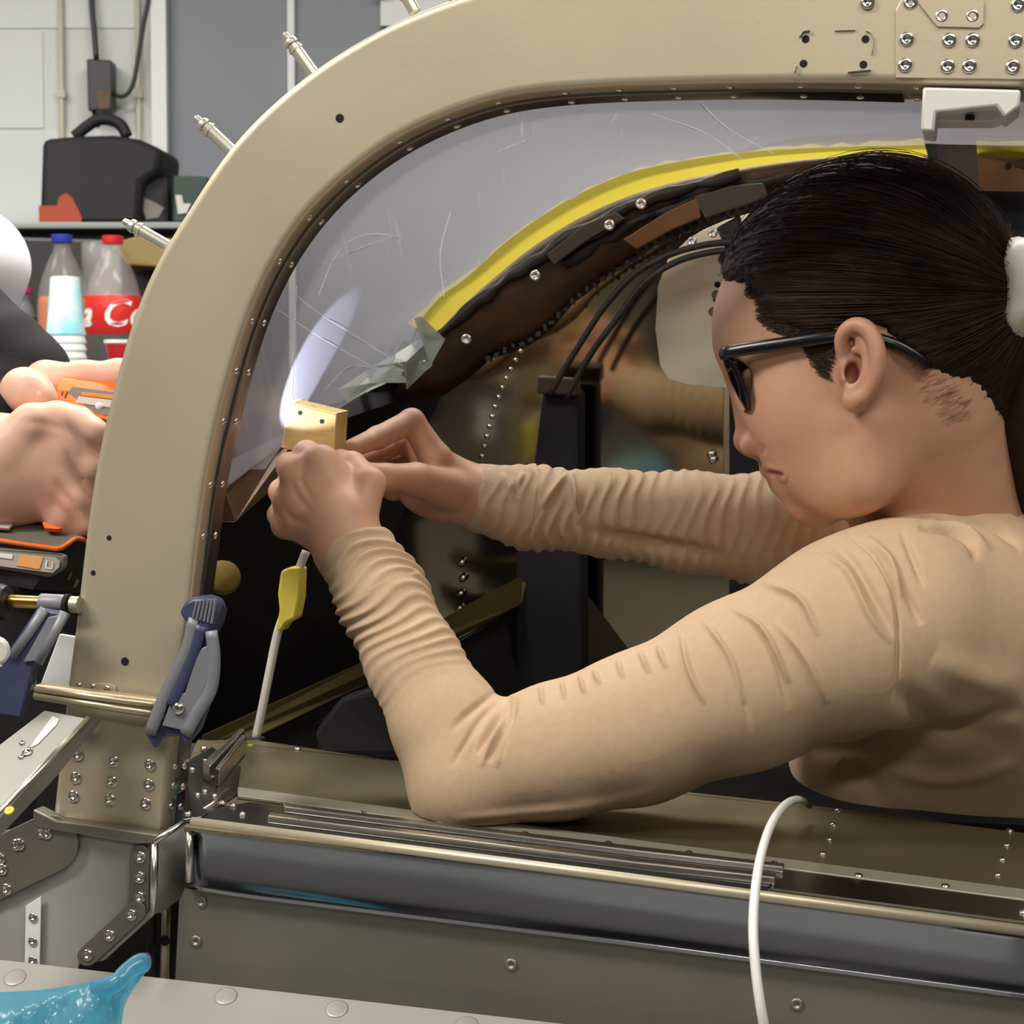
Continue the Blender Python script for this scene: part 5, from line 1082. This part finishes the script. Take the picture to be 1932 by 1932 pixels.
# scrunchie
ring = []
tx = nz(TIE - H(-60, 0, 40))
tx = nz(A3(1, .1, -.05)); e1 = nz(np.cross(tx, hl)); e2 = np.cross(tx, e1)
c0 = H(-86, 18, 50)
G = []
for i in range(72):
    a = 2 * math.pi * i / 72; rr = .0205 + .001 * math.sin(3 * a); cc = c0 + (math.cos(a) * e1 * 1.12 + math.sin(a) * e2) * rr; row = []
    for j in range(16):
        b = 2 * math.pi * j / 16; r2 = .0135 * (1 + .07 * math.sin(4 * a + 1.5 * math.sin(b)) + .03 * math.sin(9 * a + 2 * b)); row.append(cc + r2 * (math.cos(b) * (math.cos(a) * e1 + math.sin(a) * e2) + math.sin(b) * tx * 1.05))
    G.append(row)
mk('scrunchie', grid(np.array(G), closeu=True, closev=True), M['scrunch'], person, smooth=True, label='white satin scrunchie round the hair tail')
# earring, lashes, brow
mk('earring', lathe(hp(1648, 742, 71), hl, [(.0005, -.002), (.0022, -.0012), (.0026, .0004), (.0018, .002), (0, .0024)], 14), M['pearl'], person, smooth=True, label='small pearl stud')
lash = [hp(1402, 716, 20), hp(1404, 722, 30), hp(1414, 722, 38), hp(1428, 717, 43)]
mk('eyelashes', tube(spline(lash, 12), .0007, 6), M['lash'], person, smooth=True)
mk('eyebrow', tube(spline([hp(1379, 655, 14), hp(1386, 648, 26), hp(1412, 648, 40), hp(1440, 654, 47)], 14), np.interp(np.arange(14), [0, 4, 13], [.0012, .0020, .0008]), 8, squash=.8), M['hair'], person, smooth=True)

# glasses
gl = empty('eyeglasses', tuple(hp(1390, 720, 30)), 'dark rimmed glasses with darkened lenses worn by the woman', 'glasses')
def lens_ring(sg):
    m_ = (lambda p: p) if sg > 0 else mir
    ct = [(1361, 668, 52), (1364, 662, 44), (1366, 664, 22), (1368, 676, 12), (1378, 716, 10), (1394, 752, 16), (1404, 772, 28), (1408, 776, 40), (1412, 768, 50), (1408, 740, 56), (1396, 706, 58), (1380, 676, 57)]
    return [m_(hp(*q)) for q in ct]
for sg in (1, -1):
    rg_ = lens_ring(sg); q = spline(rg_ + [rg_[0]], 48)[:-1]
    top = np.array([1.0 if (proj(p_)[1] < 690) else .62 for p_ in q]); rr = .0016 * top + .0003
    V, Fc = tube(np.vstack([q, q[:1]]), np.r_[rr, rr[:1]], 8, caps=False); mk('rim', (V, Fc), M['frame_bk'], gl, smooth=True)
    c = q.mean(0); V = np.vstack([c + hf * .003, q * .5 + c * .5 + hf * .002, q]); k = len(q)
    Fc = [(0, 1 + i, 1 + (i + 1) % k) for i in range(k)] + [(1 + i, 1 + k + i, 1 + k + (i + 1) % k, 1 + (i + 1) % k) for i in range(k)]
    mk('lens', (V, Fc), M['lens'], gl, smooth=True, solid=.0014, label='lens darkened for its inner reflection')
    m_ = (lambda p: p) if sg > 0 else mir
    tp_ = [m_(hp(*a)) for a in ((1362, 668, 56), (1372, 664, 62), (1430, 655, 67), (1500, 645, 71), (1560, 636, 73), (1610, 632, 73), (1660, 640, 72), (1700, 655, 71), (1740, 680, 68), (1752, 692, 66))]
    mk('temple', tube(spline(tp_, 40), np.interp(np.arange(40), [0, 3, 20, 39], [.0020, .0021, .0021, .0016]), 10, squash=2.1), M['frame_bk'], gl, smooth=True)
mk('bridge', tube(spline([hp(1368, 676, 12), hp(1372, 672, 0), mir(hp(1368, 676, 12))], 10), .0016, 8), M['frame_bk'], gl, smooth=True)

# ================================================================== the second person at the left
Q2 = SDF()
Q2.chain([P(-210, 700, 1.62), P(-120, 830, 1.52), P(-30, 865, 1.462), P(10, 868, 1.455)], [.05, .040, .030, .030], .02)
# lower hand
for a, b, r0, r1 in (((0, 865, 1.455), (112, 806, 1.445), .027, .0150), ((0, 890, 1.455), (126, 850, 1.445), .027, .0150), ((0, 920, 1.458), (116, 903, 1.447), .026, .0145), ((0, 940, 1.46), (92, 948, 1.452), .024, .013)): Q2.cap(P(*a), P(*b), r0, r1, .012)
for pts, r in (([(112, 806, 1.445), (172, 818, 1.45), (222, 850, 1.462), (245, 872, 1.47)], [.0140, .0118, .0105, .009]),
               ([(126, 850, 1.445), (168, 884, 1.447), (204, 930, 1.458), (215, 965, 1.468)], [.0140, .0118, .0105, .009]),
               ([(116, 903, 1.447), (146, 945, 1.444), (166, 988, 1.447)], [.0140, .0122, .0100]),
               ([(92, 946, 1.452), (118, 978, 1.450), (142, 1000, 1.452)], [.0130, .0115, .0090]),
               ([(10, 850, 1.44), (60, 800, 1.438), (108, 790, 1.445), (150, 792, 1.452)], [.020, .0145, .0122, .0105])): Q2.chain([P(*q) for q in pts], r, .005)
# upper hand: palm behind the lamp, thumb in front
Q2.chain([P(-240, 520, 1.68), P(-90, 640, 1.60), P(30, 728, 1.555), P(90, 738, 1.535)], [.05, .042, .026, .022], .02)
Q2.chain([P(90, 722, 1.53), P(160, 712, 1.52), P(225, 706, 1.515), P(262, 712, 1.51)], [.016, .0118, .0108, .009], .008)
Q2.chain([P(90, 745, 1.535), P(170, 735, 1.53), P(240, 735, 1.525)], [.016, .0115, .0095], .004)
Q2.chain([P(90, 765, 1.535), P(165, 760, 1.532), P(225, 762, 1.528)], [.015, .0112, .009], .004)
Q2.chain([P(85, 785, 1.53), P(150, 785, 1.53), P(200, 785, 1.528)], [.014, .0100, .008], .004)
Q2.chain([P(45, 760, 1.525), P(46, 738, 1.492), P(62, 744, 1.478), P(78, 754, 1.474)], [.022, .0165, .0150, .0115], .008)
# trunk, neck and head, out of the picture
Q2.chain([P(-240, 520, 1.68), P(-420, 330, 1.80)], [.055, .075], .02); Q2.chain([P(-210, 700, 1.62), P(-470, 520, 1.66)], [.055, .075], .02)
Q2.chain([A3(-.80, 1.83, 1.62), A3(-.80, 1.85, 1.30), A3(-.80, 1.85, 1.0)], [.12, .13, .13], .05)
Q2.cap(A3(-.80, 1.83, 1.62), A3(-.78, 1.82, 1.80), .06, .055, .03); Q2.ell(A3(-.76, 1.82, 1.90), (.085, .075, .115), None, .02)
pts_ = np.array([P(-470, 520, 1.66), P(280, 1010, 1.45), A3(-.98, 1.7, 0.9), A3(-.6, 2.02, 2.05), P(270, 680, 1.55)])
V2, QQ2 = Q2.mesh(pts_.min(0) - .04, pts_.max(0) + .03, .0026); V2 = smoothV(V2, QQ2, 1, .5)
X, Y, D_ = proj(V2); N2 = vnorm(V2, QQ2); fr2 = (((CAM - V2) * N2).sum(1) > 0) & (D_ < 1.50)
for pl_, am in (([(128, 800), (160, 832), (200, 870)], -.0030), ([(122, 848), (150, 900), (185, 945)], -.0034), ([(104, 905), (128, 945), (150, 975)], -.0030), ([(40, 795), (85, 800), (130, 812)], -.0015)): V2 = fold(V2, N2, pl_, 7, am, fr2, X, Y)
p2 = mk('person', (V2, QQ2), M['skin2'], smooth=True)
tint = np.zeros(len(V2)); VBk = VB; VB = V2
for p_, r, a in ((P(98, 815, 1.43), .015, .25), (P(130, 940, 1.44), .02, .45), (P(85, 975, 1.44), .03, .4), (P(60, 740, 1.47), .014, .3), (P(150, 712, 1.51), .02, .15)): blush_or_shade(p_, r, a)  # knuckle redness; shade under the fingers painted in as red
at = p2.data.attributes.new('tint', 'FLOAT', 'POINT'); at.data.foreach_set('value', tint.astype(np.float32))
tag(p2, 'person at the left edge in black sleeves whose hands hold two work lamps', 'person')
Jk = SDF()
Jk.chain([P(-460, 330, 1.80), P(-240, 520, 1.68), P(-90, 640, 1.60), P(10, 706, 1.565), P(52, 728, 1.555)], [.085, .066, .052, .044, .036], .02)
Jk.chain([P(-480, 520, 1.66), P(-210, 700, 1.62), P(-110, 800, 1.54), P(-40, 820, 1.50)], [.085, .062, .052, .04], .02)
V3, Q3 = Jk.mesh(np.array([P(-480, 900, 1.6), P(100, 900, 1.5)]).min(0) - .1, np.array([P(100, 300, 1.6), P(0, 400, 1.8)]).max(0) + .05, .004); V3 = smoothV(V3, Q3, 2, .5)
N3 = vnorm(V3, Q3); V3 = V3 + N3 * (.0012 * np.sin(V3[:, 0] * 70 + 4 * np.sin(V3[:, 2] * 60) + 90 * V3[:, 2]))[:, None]
mk('jacket_sleeves', (V3, Q3), M['blackf'], p2, smooth=True, label='black fleece sleeves')
Tw = SDF(); Tw.chain([A3(-.80, 1.83, 1.60), A3(-.80, 1.85, 1.30), A3(-.80, 1.85, .98)], [.14, .15, .15], .05)
Tw.chain([P(-300, 360, 2.02), P(-60, 505, 2.0), P(-62, 560, 2.0)], [.06, .055, .045], .03)
Tw.cap(A3(-.80, 1.83, 1.58), P(-300, 360, 2.02), .10, .07, .05)
V4, Q4 = Tw.mesh(np.array([A3(-1.0, 1.65, .8)]).min(0), np.array([A3(-.40, 2.15, 1.78)]).max(0), .005); V4 = smoothV(V4, Q4, 2, .5)
mk('white_shirt', (V4, Q4), M['whitef'], p2, smooth=True, label='white cotton top')
mk('thumbnail', lathe(P(66, 747, 1.4622), nz(A3(0, -1, .08)), [(.0068, -.0026), (.0064, -.0015), (.0045, -.0003), (.0025, .0004), (0, .0006)], 18), M['nail'], p2, smooth=True)
# lamp one: slim orange and grey work lamp in the upper hand
l1 = empty('work_lamp', tuple(P(160, 790, 1.50)), 'slim orange and grey work lamp held in the upper hand, partly behind the arch', 'lamp')
l1B = nz(A3(.05, 1, .35))
mk('lamp_body', prism([P(*q) for q in ((108, 722, 1.497), (130, 718, 1.50), (250, 732, 1.50), (250, 796, 1.478), (205, 796, 1.478), (125, 777, 1.478), (100, 766, 1.480), (103, 742, 1.49))], l1B * .016), M['orange'], l1, bevel=.002, auto=40)
fac = lambda q, o_: [P(x, y, np.interp(y, [718, 796], [1.499, 1.477])) - l1B * o_ for x, y in q]
mk('face_plate', prism(fac(((136, 728), (240, 741), (240, 787), (118, 771)), .0002), -l1B * .0016), M['greyp'], l1, bevel=.0006)
mk('switch', prism(fac(((112, 732), (134, 733), (122, 768), (103, 760)), .0002), -l1B * .003), M['orange'], l1, bevel=.001)
for x in (114, 122): mk('switch_slot', prism(fac(((x + 6, 735), (x + 9, 736), (x + 1, 760), (x - 3, 758)), .0033), -l1B * .0003), M['brown'], l1)
mk('name_strip', prism(fac(((150, 746), (240, 757), (240, 771), (144, 757)), .0019), -l1B * .0008), M['lblg'], l1)
mk('name_strip', prism(fac(((154, 738), (240, 747), (240, 753), (156, 744)), .0019), -l1B * .0006), M['orange'], l1)
inst('pilot_light', meshdata('pilot_light', *dome(.003, .002, 12), M['white'], smooth=True), fac(((189, 764),), .003)[0], -l1B, l1)
# its beam falls on the windscreen corner and the block; unseen neck added to aim it
ls = P(252, 772, 1.385); aim = nz(P(596, 706, 1.43) - ls)
mk('hidden_lamp_neck', tube([P(244, 770, 1.485), ls - aim * .004, ls], [.006, .0075, .0075], 16), M['blackp'], l1, auto=40)
mk('led_lens', lathe(ls, aim, [(.0062, -.002), (.0062, .001), (.004, .002), (0, .0022)], 16), M['led'], l1, smooth=True)
sp = bpy.data.lights.new('lamp_beam', 'SPOT'); sp.energy = 5; sp.spot_size = math.radians(37); sp.spot_blend = .12; sp.color = (.80, .84, 1); sp.shadow_soft_size = .003
so = bpy.data.objects.new('lamp_beam', sp); link(so, ls + aim * .006, l1); so.rotation_mode = 'QUATERNION'; so.rotation_quaternion = Vector(aim).to_track_quat('-Z', 'Y')
# lamp two: bulky tool in front of the black case
l2 = empty('work_light', tuple(P(60, 1125, 1.42)), 'bulky grey and orange work light with a label strip, under the lower hand', 'lamp')
mk('case', prism([P(*q) for q in ((-90, 1010, 1.415), (108, 1036, 1.415), (146, 1012, 1.43), (165, 1024, 1.44), (156, 1085, 1.44), (150, 1122, 1.44), (60, 1112, 1.415), (-90, 1090, 1.415))], A3(.02, .05, 0)), M['blackp'], l2, bevel=.003)
mk('top_shell', prism([P(*q) for q in ((-90, 985, 1.46), (40, 982, 1.46), (84, 984, 1.46), (140, 1000, 1.455), (162, 1016, 1.44), (146, 1012, 1.43), (108, 1036, 1.414), (-90, 1010, 1.414))], A3(0, .004, -.006)), M['greyp'], l2, bevel=.0012)
mk('trim_line', tube([P(*q) for q in ((-90, 1004, 1.411), (0, 1020, 1.411), (106, 1036, 1.411), (116, 1034, 1.414), (142, 1016, 1.427), (156, 1017, 1.436), (163, 1024, 1.44))], .0018, 8), M['orange'], l2, smooth=True)
mk('release_button', prism([P(*q) for q in ((82, 992, 1.447), (100, 991, 1.447), (130, 1000, 1.447), (112, 1005, 1.44), (86, 1003, 1.44))], A3(0, -.004, .003)), M['orange'], l2, bevel=.0008)
mk('button_hole', prism([P(*q) for q in ((88, 996, 1.4405), (98, 995, 1.4405), (101, 998, 1.4405), (90, 1000, 1.4405))], A3(0, -.0012, .0006)), M['brown'], l2)
mk('top_slot', prism([P(*q) for q in ((-40, 984, 1.45), (10, 989, 1.45), (26, 992, 1.449), (18, 1002, 1.44), (-40, 996, 1.44))], A3(0, -.0022, .002)), M['lblg'], l2, bevel=.0006)
mk('label_rim', prism([P(*q) for q in ((-90, 1026, 1.409), (110, 1044, 1.409), (126, 1048, 1.411), (124, 1072, 1.411), (95, 1090, 1.409), (-90, 1060, 1.409))], A3(0, .006, 0)), M['greyp'], l2, bevel=.002)
mk('label_plate', prism([P(*q) for q in ((-90, 1032, 1.408), (104, 1051, 1.408), (113, 1058, 1.408), (112, 1070, 1.408), (100, 1081, 1.408), (-90, 1056, 1.408))], A3(0, -.0008, 0)), M['lblg'], l2)
mk('label_block', prism([P(*q) for q in ((38, 1046, 1.4068), (82, 1051, 1.4068), (74, 1074, 1.4068), (31, 1067, 1.4068))], A3(0, -.0003, 0)), M['lblo'], l2)
V, Fc = textmesh('Li', .0085, .12); o0 = P(83, 1072, 1.4066); dx = nz(P(110, 1076, 1.4066) - o0); mk('lettering', (o0 + V[:, :1] * dx * 1.1 + V[:, 1:2] * A3(0, 0, 1), Fc), M['white'], l2, solid=.0002)
mk('label_block', prism([P(*q) for q in ((-20, 1041, 1.4068), (24, 1046, 1.4068), (23, 1055, 1.4068), (-20, 1049, 1.4068))], A3(0, -.0003, 0)), M['white'], l2)
for x, y in ((131, 1088), (144, 1102)): mk('vent', tube([P(x + 3, y - 8, 1.433), P(x - 3, y + 6, 1.433)], .0013, 6), M['greyp'], l2)
ks = mk('equipment_case', prism([P(*q) for q in ((-140, 1085, 1.47), (150, 1100, 1.47), (142, 1240, 1.47), (150, 1420, 1.47), (-140, 1420, 1.47))], A3(0, .12, 0)), M['blackp'], bevel=.008); tag(ks, 'black equipment case standing behind the clamp at the left edge', 'case')
o = mk('case_stand', aabox(P(-140, 1420, 1.5)[0], P(140, 1420, 1.5)[0], 1.49, 1.60, 0, P(0, 1420, 1.49)[2] + .004), M['blackp']); tag(o, 'dark stand carrying the black equipment case, below the picture', 'stand')
pb = mk('pale_board', prism([P(*q) for q in ((112, 1196, 1.36), (160, 1204, 1.36), (150, 1300, 1.36), (76, 1292, 1.36))], A3(0, .004, 0)), M['trim'], bevel=.001); tag(pb, 'pale blue white board corner between the clamp and the arch', 'board')
mk('end_knob', lathe(P(-8, 1226, 1.26), nz(A3(.25, -1, 0)), [(.004, 0), (.009, .001), (.009, .008), (.007, .010), (0, .010)], 18), M['white_pl'], clp, auto=40, label='white end knob')
